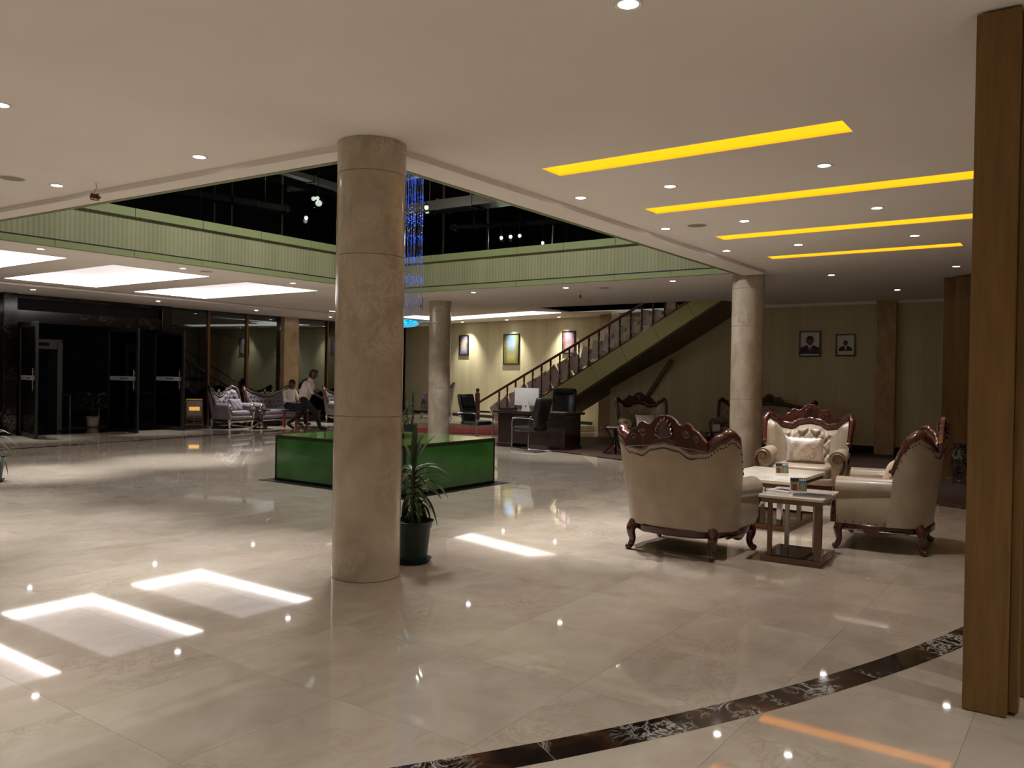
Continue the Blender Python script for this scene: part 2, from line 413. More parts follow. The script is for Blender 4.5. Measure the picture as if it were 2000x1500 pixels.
RC, RR, RW = (8.446, 11.601), 11.279, .165
a0 = atan2(4.0-RC[1], -.4-RC[0]); n = 26
for k in range(n):                                   # ring of dark veined marble
    t0 = a0 + k*.056; t1 = t0+.056-.00028
    P = [(RC[0]+r*cos(t), RC[1]+r*sin(t)) for r, ts in ((RR, (t0, (t0+t1)/2, t1)), (RR+RW, (t1, (t0+t1)/2, t0))) for t in ts]
    MB().prism(P, -.004, .0015).build('border_tile', 'dark_marble', floor, smooth=False)
far = [(3.0, 15.95), (6.6, 16.12), (7.7, 16.27), (9.4, 16.44), (11.2, 16.68), (13.4, 17.02), (15.6, 17.5)]
for (ax, ay), (bx, by) in zip(far, far[1:]):
    for k in range(2):
        p = (lerp(ax, bx, k/2), lerp(ay, by, k/2)); q = (lerp(ax, bx, (k+1)/2), lerp(ay, by, (k+1)/2))
        MB().prism([p, q, (q[0], q[1]+.17), (p[0], p[1]+.17)], -.004, .0015).build('border_tile', 'dark_marble', floor, smooth=False)
# brown carpet area under the seats by the right wall, with its dark border
edge = [(14.35, 11.0), (14.1, 10.0), (13.95, 8.75), (13.4, 7.08), (12.75, 5.2), (12.05, 3.4), (11.34, 1.59), (11.2, 1.1)]
MB().prism(edge+[(13.3, 1.35), (14.25, 1.98), (14.7, 2.2), (18.38, 2.2), (18.38, 9.85), (17.2, 11.0)], 0, .006).build('floor_carpet', 'brown_carpet', smooth=False)
struct(bpy.data.objects['floor_carpet'])
P = [(x, y) for x, y in edge]; Q = [(x-.13, y+.02) for x, y in edge][::-1]
b = MB()
for k in range(len(edge)-1):
    p, q = edge[k], edge[k+1]; b.prism([p, q, (q[0]-.13, q[1]), (p[0]-.13, p[1])], 0, .004)
struct(b.build('floor_border', 'dark_marble', smooth=False))
# raised marble platform before the picture wall
plat = [(16.72, 15.71), (18.19, 13.25), (19.0, 11.6), (19.9, 11.4), (21.1, 19.2), (18.2, 17.6)]
struct(MB().prism(plat, 0, .17).build('floor_platform', 'cream_marble', smooth=False, bevel=.008))
P2 = [(17.4, 15.9), (18.75, 13.6), (19.45, 12.1), (19.95, 12.0), (20.9, 18.2), (18.6, 17.1)]
# outside paving
struct(MB().span((FX0, FY1, -.08), (FX1, 30, -.02)).build('floor_outside', 'night_ground', smooth=False))
struct(MB().span((8.33, 19.2, -.02), (12.12, 20.6, .002)).build('floor_threshold', 'portal_marble', smooth=False))

# ceilings: one plane cut round the openings
holes = dict(atrium=(4.24, 12.6, 4.3, 11.85), a1=(5.585, 5.87, 1.39, 3.74), a2=(7.455, 7.745, .55, 3.74), a3=(9.32, 9.6, .55, 3.74), a4=(11.19, 11.45, 1.39, 3.74),
             c1=(4.45, 6.26, 12.95, 17.0), c2=(7.05, 8.82, 13.05, 17.0), c3=(9.72, 11.48, 13.2, 17.15), stair=(16.8, 18.4, 6.6, 11.3))
def plane_with_holes(name, m, z, hs, th):
    xs = sorted({FX0, FX1} | {v for h in hs for v in h[:2]}); ys = sorted({FY0, FY1} | {v for h in hs for v in h[2:]})
    b = MB()
    for xa, xb in zip(xs, xs[1:]):
        for ya, yb in zip(ys, ys[1:]):
            cx, cyy = (xa+xb)/2, (ya+yb)/2
            if any(h[0] < cx < h[1] and h[2] < cyy < h[3] for h in hs): continue
            b.add([(xa, ya, z), (xb, ya, z), (xb, yb, z), (xa, yb, z)], [(0, 1, 2, 3)])
    me = bpy.data.meshes.new(name); bm = bmesh.new()
    for p in b.v: bm.verts.new(p)
    bm.verts.ensure_lookup_table()
    for f in b.f: bm.faces.new([bm.verts[k] for k in f])
    bmesh.ops.remove_doubles(bm, verts=bm.verts, dist=1e-5)
    r = bmesh.ops.extrude_face_region(bm, geom=bm.faces[:])
    bmesh.ops.translate(bm, vec=(0, 0, th), verts=[g for g in r['geom'] if isinstance(g, bmesh.types.BMVert)])
    bmesh.ops.recalc_face_normals(bm, faces=bm.faces); bm.to_mesh(me); bm.free(); me.materials.append(MATS[m])
    return struct(link(name, me))
plane_with_holes('ceiling', 'ceiling_paint', H, list(holes.values()), .02)
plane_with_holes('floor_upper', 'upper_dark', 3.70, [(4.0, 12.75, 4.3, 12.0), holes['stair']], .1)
# lowered border round the atrium, near sides
o1, o2, i1, i2 = (3.80, 11.6), (4.22, 4.30), (4.06, 11.85), (4.45, 4.64)
MB().prism([o1, o2, (12.6, 4.22), (12.6, 4.64), i2, i1], 3.15, 3.26).build('ceiling_border', 'ceiling_paint', smooth=False)
struct(bpy.data.objects['ceiling_border'])
b = MB(); b.prism([i1, i2, (i2[0]-.05, i2[1]), (i1[0]-.05, i1[1])], 3.145, 3.95); b.prism([i2, (12.6, 4.64), (12.6, 4.59), (i2[0], 4.59)], 3.145, 3.95)
struct(b.build('trim_1', 'green_panel', smooth=False))
struct(MB().span((FX0, 17.55, 3.15), (21.2, 19.85, 3.19)).build('ceiling_border_glass', 'ceiling_paint', smooth=False))
# green fascia of the upper floor on the far sides of the atrium
fasc = sempty('trim_2')
sx = [3.25, 4.4, 5.56, 6.72, 7.87, 9.0, 10.1, 11.2, 12.3, 12.6]
MB().span((3.25, 11.88, 3.2), (12.6, 11.95, 3.9)).build('fluted_panel', 'green_flute', fasc, smooth=False)
for a_, b_ in zip(sx, sx[1:]):
    MB().span((a_+.004, 11.84, 3.195), (b_-.004, 11.90, 3.285)).build('lower_panel', 'green_panel', fasc, smooth=False)
    MB().span((a_+.004, 11.835, 3.80), (b_-.004, 11.95, 3.93)).build('upper_panel', 'green_panel', fasc, smooth=False)
MB().span((3.25, 11.875, 3.285), (12.6, 11.882, 3.31)).build('gap_shadow_strip', 'gap_black', fasc, smooth=False)  # solid black strip painted in for the shade between the panels
fasc2 = sempty('trim_3')
sy = [4.3, 4.77, 5.81, 6.86, 7.91, 8.95, 10.0, 11.08, 11.95]
MB().span((12.63, 4.3, 3.2), (12.70, 11.95, 3.9)).build('fluted_panel', 'green_flute_y', fasc2, smooth=False)
for a_, b_ in zip(sy, sy[1:]):
    MB().span((12.59, a_+.004, 3.195), (12.65, b_-.004, 3.285)).build('lower_panel', 'green_panel', fasc2, smooth=False)
    MB().span((12.585, a_+.004, 3.80), (12.70, b_-.004, 3.93)).build('upper_panel', 'green_panel', fasc2, smooth=False)
MB().span((12.625, 4.3, 3.285), (12.632, 11.95, 3.31)).build('gap_shadow_strip', 'gap_black', fasc2, smooth=False)  # same black strip for the panel shade on this side
# glass balustrade above the fascia
for rootn, segs, ax in (('window_1', sx[:-1], 0), ('window_2', sy, 1)):
    g = sempty(rootn)
    for a_, b_ in zip(segs, segs[1:]):
        if ax == 0: MB().span((a_+.008, 11.90, 3.93), (b_-.008, 11.91, 4.85)).build('pane', 'rail_glass', g, smooth=False)
        else: MB().span((12.66, a_+.008, 3.93), (12.67, b_-.008, 4.85)).build('pane', 'rail_glass', g, smooth=False)
# dark unfinished upper hall
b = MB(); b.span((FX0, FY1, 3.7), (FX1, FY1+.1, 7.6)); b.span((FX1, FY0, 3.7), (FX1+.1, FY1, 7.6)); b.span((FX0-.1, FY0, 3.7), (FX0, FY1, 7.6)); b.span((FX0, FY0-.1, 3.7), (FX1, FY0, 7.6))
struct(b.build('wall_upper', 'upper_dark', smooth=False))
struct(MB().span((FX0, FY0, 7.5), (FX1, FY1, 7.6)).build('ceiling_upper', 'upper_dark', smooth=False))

# walls
def wall_between(name, p, q, th, z0, z1, m):
    d = Vector((q[0]-p[0], q[1]-p[1])).normalized(); n_ = Vector((-d.y, d.x))*th
    return struct(MB().prism([p, q, (q[0]+n_.x, q[1]+n_.y), (p[0]+n_.x, p[1]+n_.y)], z0, z1).build(name, m, smooth=False))
PW0, PW1 = (21.25, 20.0), (19.78, 10.85)            # picture wall, seen from the lobby
wall_between('wall_back', PW1, PW0, -.2, 0, 3.3, 'wallpaper')
def pwx(y): return PW1[0]+(PW0[0]-PW1[0])*(y-PW1[1])/(PW0[1]-PW1[1])
wall_between('baseboard_back', (pwx(11.45)-.001, 11.45), (pwx(19.4)-.001, 19.4), .02, .17, .26, 'gap_black')
struct(MB().span((19.35, 10.35, 0), (19.95, 10.98, H)).build('wall_pier', 'pilaster_marble', smooth=False, bevel=.01))
struct(MB().span((18.4, 9.9, 0), (19.6, 10.1, H)).build('wall_return', 'wallpaper', smooth=False))
struct(MB().span((18.4, FY0, 0), (18.6, 9.9, H)).build('wall_right', 'wallpaper', smooth=False))
struct(MB().span((18.37, FY0, 0), (18.40, 9.9, .16)).build('baseboard_right', 'gap_black', smooth=False))
struct(MB().span((18.34, FY0, 3.14), (18.40, 9.9, 3.2)).build('trim_4', 'ceiling_paint', smooth=False))
struct(MB().span((18.25, 3.40, 0), (18.4, 3.78, H)).build('wall_pilaster', 'pilaster_marble', smooth=False, bevel=.01))
struct(MB().span((FX0-.1, FY0, 0), (FX0, FY1, H)).build('wall_near', 'wallpaper', smooth=False))
struct(MB().span((FX0, FY0-.1, 0), (FX1, FY0, H)).build('wall_left', 'wallpaper', smooth=False))
struct(MB().span((20.9, FY1, 0), (FX1, FY1+.1, H)).build('wall_corner', 'upper_dark', smooth=False))
# columns
def column(x, y, name):
    c = sempty(name, (x, y, 0)); r = .252; zs = [0, 1.19, 2.36, 2.96, H]
    for a_, b_ in zip(zs, zs[1:]):
        MB().lathe([(r-.004, a_+.001), (r, a_+.004), (r, b_-.002), (r-.004, b_)], 48).build('stone_drum', 'column_marble', c)
    return c
column(4.34, 4.42, 'wall_column'); column(12.95, 4.62, 'wall_column'); column(14.45, 12.42, 'wall_column')
# glass front on the street side
GY = 19.8
def pane(nm, xa, xb, z0=.06, z1=3.15, sticker=False, left=True):
    wn = sempty(nm, (0, 0, 0))
    MB().span((xa, GY, z0), (xb, GY+.012, z1)).build('pane', 'pane_glass', wn, smooth=False)
    MB().span((xa, GY-.03, 0), (xb, GY+.04, z0)).build('bottom_rail', 'black_frame', wn, smooth=False)
    MB().span((xa, GY-.03, z1-.03), (xb, GY+.04, z1)).build('top_rail', 'black_frame', wn, smooth=False)
    if left: MB().span((xa-.03, GY-.05, 0), (xa+.03, GY+.05, z1)).build('mullion', 'copper_frame', wn, smooth=False, bevel=.006)
    if sticker: MB().span((xa+.1, GY-.004, 1.22), (xb-.1, GY-.002, 1.33)).build('sticker_band', 'rail_glass', wn, smooth=False)
k = 3
for xa, xb, st, lf in ((12.15, 13.36, True, False), (13.36, 14.6, False, True), (14.6, 15.79, False, True), (16.34, 17.6, False, False), (17.6, 18.85, False, True), (18.85, 20.1, False, True), (20.1, 21.2, False, True),
                       (6.9, 8.1, True, False), (5.7, 6.9, False, True), (4.5, 5.7, False, True), (3.3, 4.5, False, True), (2.1, 3.3, False, True), (.9, 2.1, False, True), (-.3, .9, False, True), (-1.5, -.3, False, True), (-4, -1.5, False, True)):
    pane('window_%d' % k, xa, xb, sticker=st, left=lf); k += 1
struct(MB().span((15.79, 19.62, 0), (16.34, 19.98, 3.16)).build('wall_glass_pier', 'pilaster_marble', smooth=False, bevel=.01))
# entrance portal of dark marble
b = MB(); b.span((8.08, 19.45, 0), (8.36, 20.0, 3.15)); b.span((11.86, 19.55, 2.5), (12.14, 20.0, 3.15)); struct(b.build('wall_portal', 'portal_marble', smooth=False, bevel=.008))
b = MB(); b.span((8.36, 19.6, 2.52), (11.86, 20.0, 2.80)); struct(b.build('trim_5', 'portal_marble', smooth=False, bevel=.006))
b = MB(); b.span((8.36, 19.72, 2.80), (11.86, 20.0, 3.06)); struct(b.build('trim_6', 'upper_dark', smooth=False))
b = MB(); b.span((8.36, 19.58, 3.06), (11.86, 20.0, 3.15)); struct(b.build('trim_7', 'portal_marble', smooth=False))
struct(MB().span((11.95, 19.7, 0), (12.13, 19.9, 2.5)).build('trim_8', 'black_frame', smooth=False))
# open glass door leaves
def door(nm, hinge, end):
    hx, hy = hinge; L_ = hypot(end[0]-hx, end[1]-hy); d = sempty(nm, (hx, hy, 0), atan2(end[1]-hy, end[0]-hx))
    for x0, x1, z0, z1, pn in ((0, .07, .01, 2.48, 'stile'), (L_-.09, L_, .01, 2.48, 'stile'), (.07, L_-.09, .01, .10, 'bottom_rail'), (.07, L_-.09, 2.39, 2.48, 'top_rail')):
        MB().span((x0, -.025, z0), (x1, .025, z1)).build(pn, 'black_frame', d, smooth=False, bevel=.004)
    MB().span((.07, -.005, .1), (L_-.09, .005, 2.39)).build('pane', 'door_glass', d, smooth=False)
    s = MB().span((.09, -.007, 1.24), (L_-.12, .007, 1.34)).build('sticker_band', 'grey_sticker', d, smooth=False)
    MB().span((L_*.40, -.0085, 1.275), (L_*.66, .0085, 1.30)).build('sticker_print', 'print_blue', s, smooth=False)
    MB().cyl((L_-.12, -.05, 1.02), (L_-.12, -.05, 1.5), .012, 8).cyl((L_-.12, -.05, 1.1), (L_-.12, 0, 1.1), .008, 6).cyl((L_-.12, -.05, 1.42), (L_-.12, 0, 1.42), .008, 6).build('pull_handle', 'steel', d)
mat('grey_sticker', srgb(150, 156, 160), .6)
door('door_1', (8.42, 19.45), (8.2, 18.17)); door('door_2', (10.50, 19.62), (10.53, 18.32)); door('door_3', (11.72, 19.66), (11.86, 18.55))

# wood fins of the screen
def fin(name, x, y, sx_, sy_, label, part2=None):
    f = thing(name, label, 'wood screen', (x, y, 0))
    MB().box((sx_/2, -sy_/2, 1.595), (sx_, sy_, 3.185)).build('fin_board', 'oak_fin', f, smooth=False, bevel=.004)
    if part2: MB().box((sx_/2+.03, -sy_-.02, 1.60), (sx_*.72, .04, 3.17)).build('back_board', 'oak_fin', f, smooth=False, bevel=.004)
fin('wood_fin', 4.28, .485, .15, .178, 'broad pale oak screen fin standing alone across the dark floor ring', True)
fin('wood_fin', 4.62, .30, .15, .178, 'oak screen fin standing just behind the broad fin by the floor ring')
fin('wood_fin', 14.75, 2.05, .12, .2, 'tall dark oak screen fin by the wall with portraits', True)
fin('wood_fin', 14.52, 1.86, .12, .2, 'tall dark oak screen fin, middle one of the three beside the painted vase')
fin('wood_fin', 14.34, 1.64, .12, .2, 'tall dark oak screen fin right behind the painted vase')

# ------------------------------------------------------------------ ceiling lights
def recess(name, h, depth, label, group, wall, top, cat='ceiling light'):
    t = thing(name, label, cat, ((h[0]+h[1])/2, (h[2]+h[3])/2, H), 0, group)
    a_, b_ = (h[1]-h[0])/2, (h[3]-h[2])/2; e = .012
    for nm, p, q in (('cove_wall', (-a_-e, -b_-e, 0), (-a_, b_+e, depth)), ('cove_wall', (a_, -b_-e, 0), (a_+e, b_+e, depth)), ('cove_wall', (-a_, -b_-e, 0), (a_, -b_, depth)), ('cove_wall', (-a_, b_, 0), (a_, b_+e, depth))):
        MB().span((p[0], p[1], .003), q).build(nm, wall, t, smooth=False)
    MB().span((-a_-e, -b_-e, depth), (a_+e, b_+e, depth+.015)).build('cove_top', top, t, smooth=False)
for k_, lab in (('a1', 'short amber slot light, first from the atrium corner column'), ('a2', 'long amber slot light, second from the atrium corner column'), ('a3', 'long amber slot light, third from the atrium corner column'), ('a4', 'short amber slot light closest to the wall with portraits')):
    recess('slot_light', holes[k_], .11, lab, 'amber slot lights', 'amber_slot', 'amber_slot')
for k_, lab in (('c1', 'large white cove light over the entrance doors, farthest from the grey sofas'), ('c2', 'large white cove light, the middle of three by the entrance'), ('c3', 'large white cove light before the grey armchair and glass wall')):
    recess('cove_light', holes[k_], .17, lab, 'white cove lights', 'cove_wall', 'cove_white')
# cornered luminous panel near the picture wall
t = thing('corner_light', 'white luminous ceiling band bending towards the picture wall', 'ceiling light', (18.0, 15.0, 3.19))
MB().prism([(x-18, y-15) for x, y in ((15.27, 17.1), (19.5, 16.75), (18.3, 11.55), (17.62, 12.0), (18.36, 15.3), (18.03, 15.86), (17.53, 16.03), (17.75, 16.7), (16.4, 16.92))], -.006, .008).build('diffuser', 'band_white', t, smooth=False)
MB().prism([(x-18, y-15) for x, y in ((15.2, 17.13), (19.55, 16.8), (18.32, 11.5), (17.58, 11.95), (18.3, 15.25), (17.98, 15.83), (17.5, 16.0), (17.7, 16.66), (16.4, 16.88))], .008, .0105).build('frame', 'white_trim', t, smooth=False)

def lamp_mesh():
    r = MB(); r.lathe([(.047, -.004), (.062, -.006), (.066, -.002), (.066, 0), (.047, 0)], 24, close=False)
    l = MB(); l.lathe([(.0005, -.0015), (.03, -.0025), (.047, -.003), (.047, -.001)], 20, close=False)
    return r.mesh('trim_ring'), l.mesh('lens')
RM, LM = lamp_mesh(); RM.materials.append(MATS['white_trim']); LM.materials.append(MATS['lamp_lens'])
def downlight(x, y, z, power, label, group, size=56, blend=1.0, aim=None, col=(1, .995, 1)):
    t = thing('downlight', label, 'ceiling light', (x, y, z), 0, group)
    link('trim_ring', RM, t); link('lens', LM, t)
    if power:
        ld = bpy.data.lights.new('downlight_beam', 'SPOT'); ld.energy = power*SPOT; ld.spot_size = radians(size); ld.spot_blend = blend; ld.shadow_soft_size = .035; ld.color = col
        lo = bpy.data.objects.new('downlight_beam', ld); COL.objects.link(lo); lo.parent = t; lo.location = (0, 0, -.02)
        if aim:
            d = Vector(aim)-Vector((x, y, z)); lo.rotation_euler = d.to_track_quat('-Z', 'Y').to_euler()
    return t
for x, y, p, w_ in ((6.68, 4.02, 70, 'first and second'), (8.55, 4.02, 30, 'second and third'), (10.42, 4.02, 22, 'third and fourth')):
    downlight(x, y, H, p, 'recessed downlight close to the atrium border between the %s amber slots' % w_, 'downlights along the atrium border')
for x, y, p, sz in ((6.69, 3.11, 8, 110), (6.67, 1.79, 17, 110), (8.56, 3.11, 26, 56), (8.56, 1.79, 12, 70), (10.39, 3.08, 30, 56), (10.39, 1.76, 8, 70)):
    downlight(x, y, H, p, 'recessed downlight halfway between the %s amber slots, %s' % ({7: 'first and second', 9: 'second and third', 10: 'third and fourth'}[round(x)], 'towards the atrium' if y > 2.5 else 'away from the atrium'), 'downlights between the amber slots', sz)
for x, y, p in ((13.6, 3.5, 14), (13.4, 1.71, 10), (16.3, 3.03, 12)):
    downlight(x, y, H, p, 'recessed downlight over the dim brown carpet by the portraits', 'downlights over the carpet')
for x, y, p in ((3.33, 1.77, 11), (2.0, 2.6, 9)):
    downlight(x, y, H, p, 'recessed downlight over the dark floor ring', 'downlights over the floor ring', 105)
for x, y, p in ((3.84, 5.84, 62), (3.72, 7.9, 66), (2.38, 5.81, 30), (3.7, 10.0, 50), (2.3, 8.4, 40), (1.0, 4.2, 35)):
    downlight(x, y, H, p, 'recessed downlight in the ceiling on the near side of the atrium', 'downlights on the near side of the atrium')
for x, y, p in ((.6, .4, 32), (-1.6, 2.6, 50), (.8, -1.6, 40), (-1.2, 5.6, 50), (-1.8, -1.0, 44), (4.0, -1.8, 30)):  # unseen fill lights, added to brighten the near ceiling and front column
    downlight(x, y, H, p, 'added fill downlight out of view behind the wood fins', 'added fill downlights over the reception side', 110)
for x, y, p in ((5.58, 12.3, 110), (7.88, 12.41, 110), (10.24, 12.5, 32)):
    downlight(x, y, H, p, 'recessed downlight between the green fascia and the %s' % {6: 'cove light farthest from the sofas', 8: 'middle white cove light', 10: 'cove light before the grey armchair'}[round(x)], 'downlights under the green fascia')
for x, y, p in ((8.15, 18.28, 45), (11.0, 18.32, 45), (13.88, 18.42, 90), (16.5, 18.43, 90), (5.4, 18.28, 30)):
    downlight(x, y, 3.15, p, 'recessed downlight in the lowered ceiling border along the glass front', 'downlights along the glass front', aim=(x, y+.12, 0))
for x, y, p in ((13.16, 10.43, 40), (13.27, 8.28, 50), (13.2, 6.05, 25)):
    downlight(x, y, H, p, 'recessed downlight before the staircase, %s' % {10: 'nearest the far marble column', 8: 'beside the ceiling loudspeaker', 6: 'nearest the column by the cream seats'}[round(y)], 'downlights before the staircase')
for x, y, p in ((pwx(16.55)-.36, 16.55, 32), (pwx(14.57)-.36, 14.57, 36), (pwx(12.5)-.36, 12.5, 32)):
    downlight(x, y, H, p, 'recessed picture light throwing a scallop of light over the %s painting' % {17: 'gateway', 15: 'avenue', 14: 'avenue', 12: 'city street', 13: 'city street'}[round(y)], 'picture lights', 84, 1.0, aim=(x+.28, y, 1.2), col=(1, .975, .88))
# loudspeaker grilles
for x, y, lab in ((3.36, 7.96, 'round ceiling loudspeaker grille near the dangling red wires'), (8.54, 3.64, 'round ceiling loudspeaker grille between two amber slots'), (8.33, 12.42, 'round ceiling loudspeaker grille beside the green fascia'), (13.6, 7.63, 'round ceiling loudspeaker grille before the staircase')):
    t = thing('ceiling_speaker', lab, 'speaker', (x, y, H), 0, 'ceiling loudspeakers')
    MB().lathe([(.10, -.004), (.115, -.008), (.118, 0)], 28, close=False).build('rim', 'white_trim', t)
    MB().lathe([(.001, -.009), (.06, -.008), (.10, -.005), (.10, 0)], 28, close=False).build('grille', 'speaker_grille', t)
# ================================================================== ORNATE SEATS
# local frame: +x is the front, origin on the floor under the middle of the seat
CREAM = dict(top=[(0, .965), (.2, .945), (.42, .885), (.58, .90), (.72, .985), (.82, 1.03), (.90, .985), (.96, .86), (1, .70)], shell='cream_leather', pad='cream_leather', wood='mahogany', trim='antique_gold', legs='mahogany', tuft='diamond', crest='shell')
GREY = dict(top=[(0, .80), (.15, .82), (.35, .90), (.55, 1.0), (.70, 1.06), (.82, 1.03), (.90, .93), (.96, .78), (1, .62)], shell='grey_velvet', pad='grey_velvet', wood='dark_mahogany', trim='antique_silver', legs='antique_silver', tuft='button', crest='loop')
mat('gilt_wood', srgb(74, 46, 34), .22, .45)
def seat(name, label, cat, loc, rz, hw, S, group=None, wood=None):
    R = thing(name, label, cat, loc, rz, group); R.scale.x = .90
    wd = wood or S['wood']
    TC = max(.5, 1-.3*1.55/(hw-.3+.47)) if hw > .8 else .5
    L0 = hw-.30; XB = -.40
    top = lambda t: curve(S['top'], abs(t) if hw < .8 else (abs(t)/TC*.5 if abs(t) < TC else .5+(abs(t)-TC)/(1-TC)*.5))
    def plan(t, off=0.):
        a = abs(t); s_ = 1 if t >= 0 else -1
        if a <= TC: y = L0*a/TC; return Vector((XB-.035*(1-(a/TC)**2)+off, s_*y, 0)), Vector((1, 0, 0))
        ph = (a-TC)/(1-TC)*pi/2
        return Vector((XB+(.34)*(1-cos(ph))+off*cos(ph), s_*(L0+.30*sin(ph)-off*sin(ph)), 0)), Vector((cos(ph), -s_*sin(ph), 0))
    def shape(t, z, off=0.):
        p, n = plan(t, off); k = (z-.24)/.76
        f = .85+.15*min(1, k) if hw < .8 else .9+.1*min(1, k)
        return Vector((p.x-.10*k, p.y*f, z))
    nt = 44 if hw < .8 else 64
    def outer(u, w_):
        t = 2*u-1; return shape(t, lerp(.235, top(t)-.005, w_))
    MB().grid(outer, nt, 10).build('back_shell', S['shell'], R, ang=80)
    bx = .175 if S['tuft'] == 'diamond' else .16
    btn = []
    def tuft(y, z, zt):
        if S['tuft'] == 'diamond':
            zz = (z-.47)/.20; yy = y/bx
            if abs(y) > bx*1.55 and hw < .8: d = abs(abs(y)-bx*1.5); return .045*(1-math.exp(-d*d*900))
            if zz > 2.0: d = abs(((yy+.5) % 1)-.5); return .045*(1-math.exp(-d*d*55))
            a = abs(((yy+zz) % 1)-.5); b_ = abs(((yy-zz) % 1)-.5)
            d = min(.5-a, .5-b_) if True else 0
            return .045*(1-math.exp(-d*d*80))
        j = round((z-.52)/.12); off = .5 if j % 2 else 0
        i_ = round(y/bx-off)+off
        d = hypot((y-i_*bx)/.055, (z-.52-j*.12)/.055)
        return .04*(1-math.exp(-d*d*.5))
    def inner(u, w_):
        t = (2*u-1)*.96; zt = top(t)-.012; z = lerp(.36, zt, w_)
        y = plan(t)[0].y
        edge = min(1, (1-w_)*8)*min(1, (1-abs(2*u-1))*10)
        return shape(t, z, .03+edge*(.075+tuft(y, z, zt)))
    nv = 30
    MB().grid(inner, nt+36, nv).build('back_cushion', S['pad'], R, ang=180)
    if S['tuft'] == 'button':
        b = MB()
        for j in range(0, 5):
            off = .5 if j % 2 else 0
            for i_ in range(-8, 9):
                y = (i_+off)*bx; z = .52+j*.12
                best = min((abs(plan(q/100)[0].y-y), q/100) for q in range(-90, 91))
                if best[0] > .03 or z > top(best[1])-.06 or abs(y) > hw-.13: continue
                b.ball(shape(best[1], z, .112), .014, 6)
        b.build('back_button', 'dark_button', R)['kind'] = 'stuff'
    # carved top rail running down the wings
    pts = []; rr = []
    for i_ in range(-50, 51):
        t = i_/50; q = shape(t, top(t)+.012, .035); q.z += .012; pts.append(q)
        rr.append(.050 if abs(t) < .86 else lerp(.050, .034, (abs(t)-.86)/.14))
    MB().tube(pts, rr, 10, sx=.8, up=(0, 0, 1)).build('top_rail', wd, R, ang=80)
    for s_ in (-1, 1):
        b = MB(); e = pts[-1] if s_ > 0 else pts[0]
        b.tube([e+Vector((.02*cos(q)*(1-q/9), 0, .02*sin(q)-.015)) for q in [k*.6 for k in range(12)]], [.034-.0018*k for k in range(12)], 8)
        b.build('rail_scroll', wd, R)
    cz = top(0); c0 = shape(0, cz, .035)
    if S['crest'] == 'shell':
        prof = [(0, .215), (.05, .205), (.10, .175), (.13, .135), (.165, .135), (.20, .155), (.24, .14), (.265, .10), (.30, .085), (.34, .04), (.38, .0)]
        P = [(y, curve(prof, abs(y))) for y in [k*.02 for k in range(-19, 20)]]
        poly = [(y, cz+h+.02) for y, h in P]+[(y, cz-.02-.10*abs(y)) for y, h in P[::-1]]
        b = MB(); b.prism(poly, -.022, .022, 'yz'); b.xf(Matrix.Translation((c0.x-.012, 0, 0)))
        b.build('crest_board', wd, R, bevel=.008)
        b = MB(); g = MB()
        for sg in (-1, 1):
            for k in range(9):
                a = radians(90+(k-4)*17); L_ = .185-.012*abs(k-4)
                p0 = Vector((c0.x-.012+sg*.024, .02*cos(a), cz+.035)); p1 = Vector((c0.x-.012+sg*.022, L_*.62*cos(a), cz+.03+L_*sin(a)))
                (b if sg < 0 else g).tube([p0, lerp(p0, p1, .5)+Vector((sg*.014, 0, 0)), lerp(p0, p1, .85)+Vector((sg*.018, 0, 0)), p1], [.006, .013, .017, .008], 6)
            for yy in (-.2, .2):
                sp = [Vector((c0.x-.012+sg*.022, yy+.035*cos(q)*(1-q/11), cz+.075+.035*sin(q)*(1-q/11))) for q in [k*.5 for k in range(18)]]
                MB().tube(sp, .010, 6).build('crest_scroll', wd if sg < 0 or wood else 'gilt_wood', R)
                sp = [Vector((c0.x-.012+sg*.02, yy*1.45+.02*cos(q), cz+.045+.02*sin(q))) for q in [k*.6 for k in range(10)]]
                MB().tube(sp, .008, 6).build('crest_curl', wd if sg < 0 or wood else 'gilt_wood', R)
        b.build('crest_carving', wd, R); g.build('crest_carving', 'gilt_wood' if wood is None else wd, R)
        b = MB()
        for i_ in range(-40, 41):
            t = i_/41; q = shape(t, top(t)-.045, -.004); b.ball(q, .008, 6)
        for sg in (-1, 1):
            for k in range(7): b.ball(Vector((lerp(-.05, .38, k/6), sg*(hw-.055), .262)), .007, 6)
        b.build('nail_trim', 'dark_mahogany', R)['kind'] = 'stuff'
    else:
        b = MB()
        for k, (yy, w_, hh) in enumerate(((0, .05, .085), )):
            b.tube([Vector((c0.x, yy+w_*sin(q)*(1.0 if cos(q) > -.3 else .6), cz+.12-hh*cos(q))) for q in [j*2*pi/20 for j in range(21)]], .015, 7)
        for sg in (-1, 1):
            b.tube([Vector((c0.x, sg*(.12+.06*cos(q)*(1-q/12)), cz+.075+.06*sin(q)*(1-q/12))) for q in [k*.5 for k in range(17)]], .014, 7)
            b.tube([Vector((c0.x, sg*(.2+.1*q), cz+.05+.10*q+.02*sin(q*6))) for q in [k/8 for k in range(9)]], [.015]*8+[.006], 7)
        b.build('crest_loop', S['trim'], R)
        pts2 = [p+Vector((.045, 0, .0)) for p in pts[6:-6]]
        MB().tube(pts2, .012, 6).build('rail_beading', S['trim'], R)
    # seat, base, arms
    YA = hw-.15
    MB().rbox((.07, 0, .375), (.70, 2*(YA-.09), .17), .06, 6).build('seat_cushion', S['pad'], R, ang=180)
    MB().rbox((.06, 0, .275), (.74, 2*(YA-.02), .10), .03, 4).build('seat_base', S['shell'], R, ang=180)
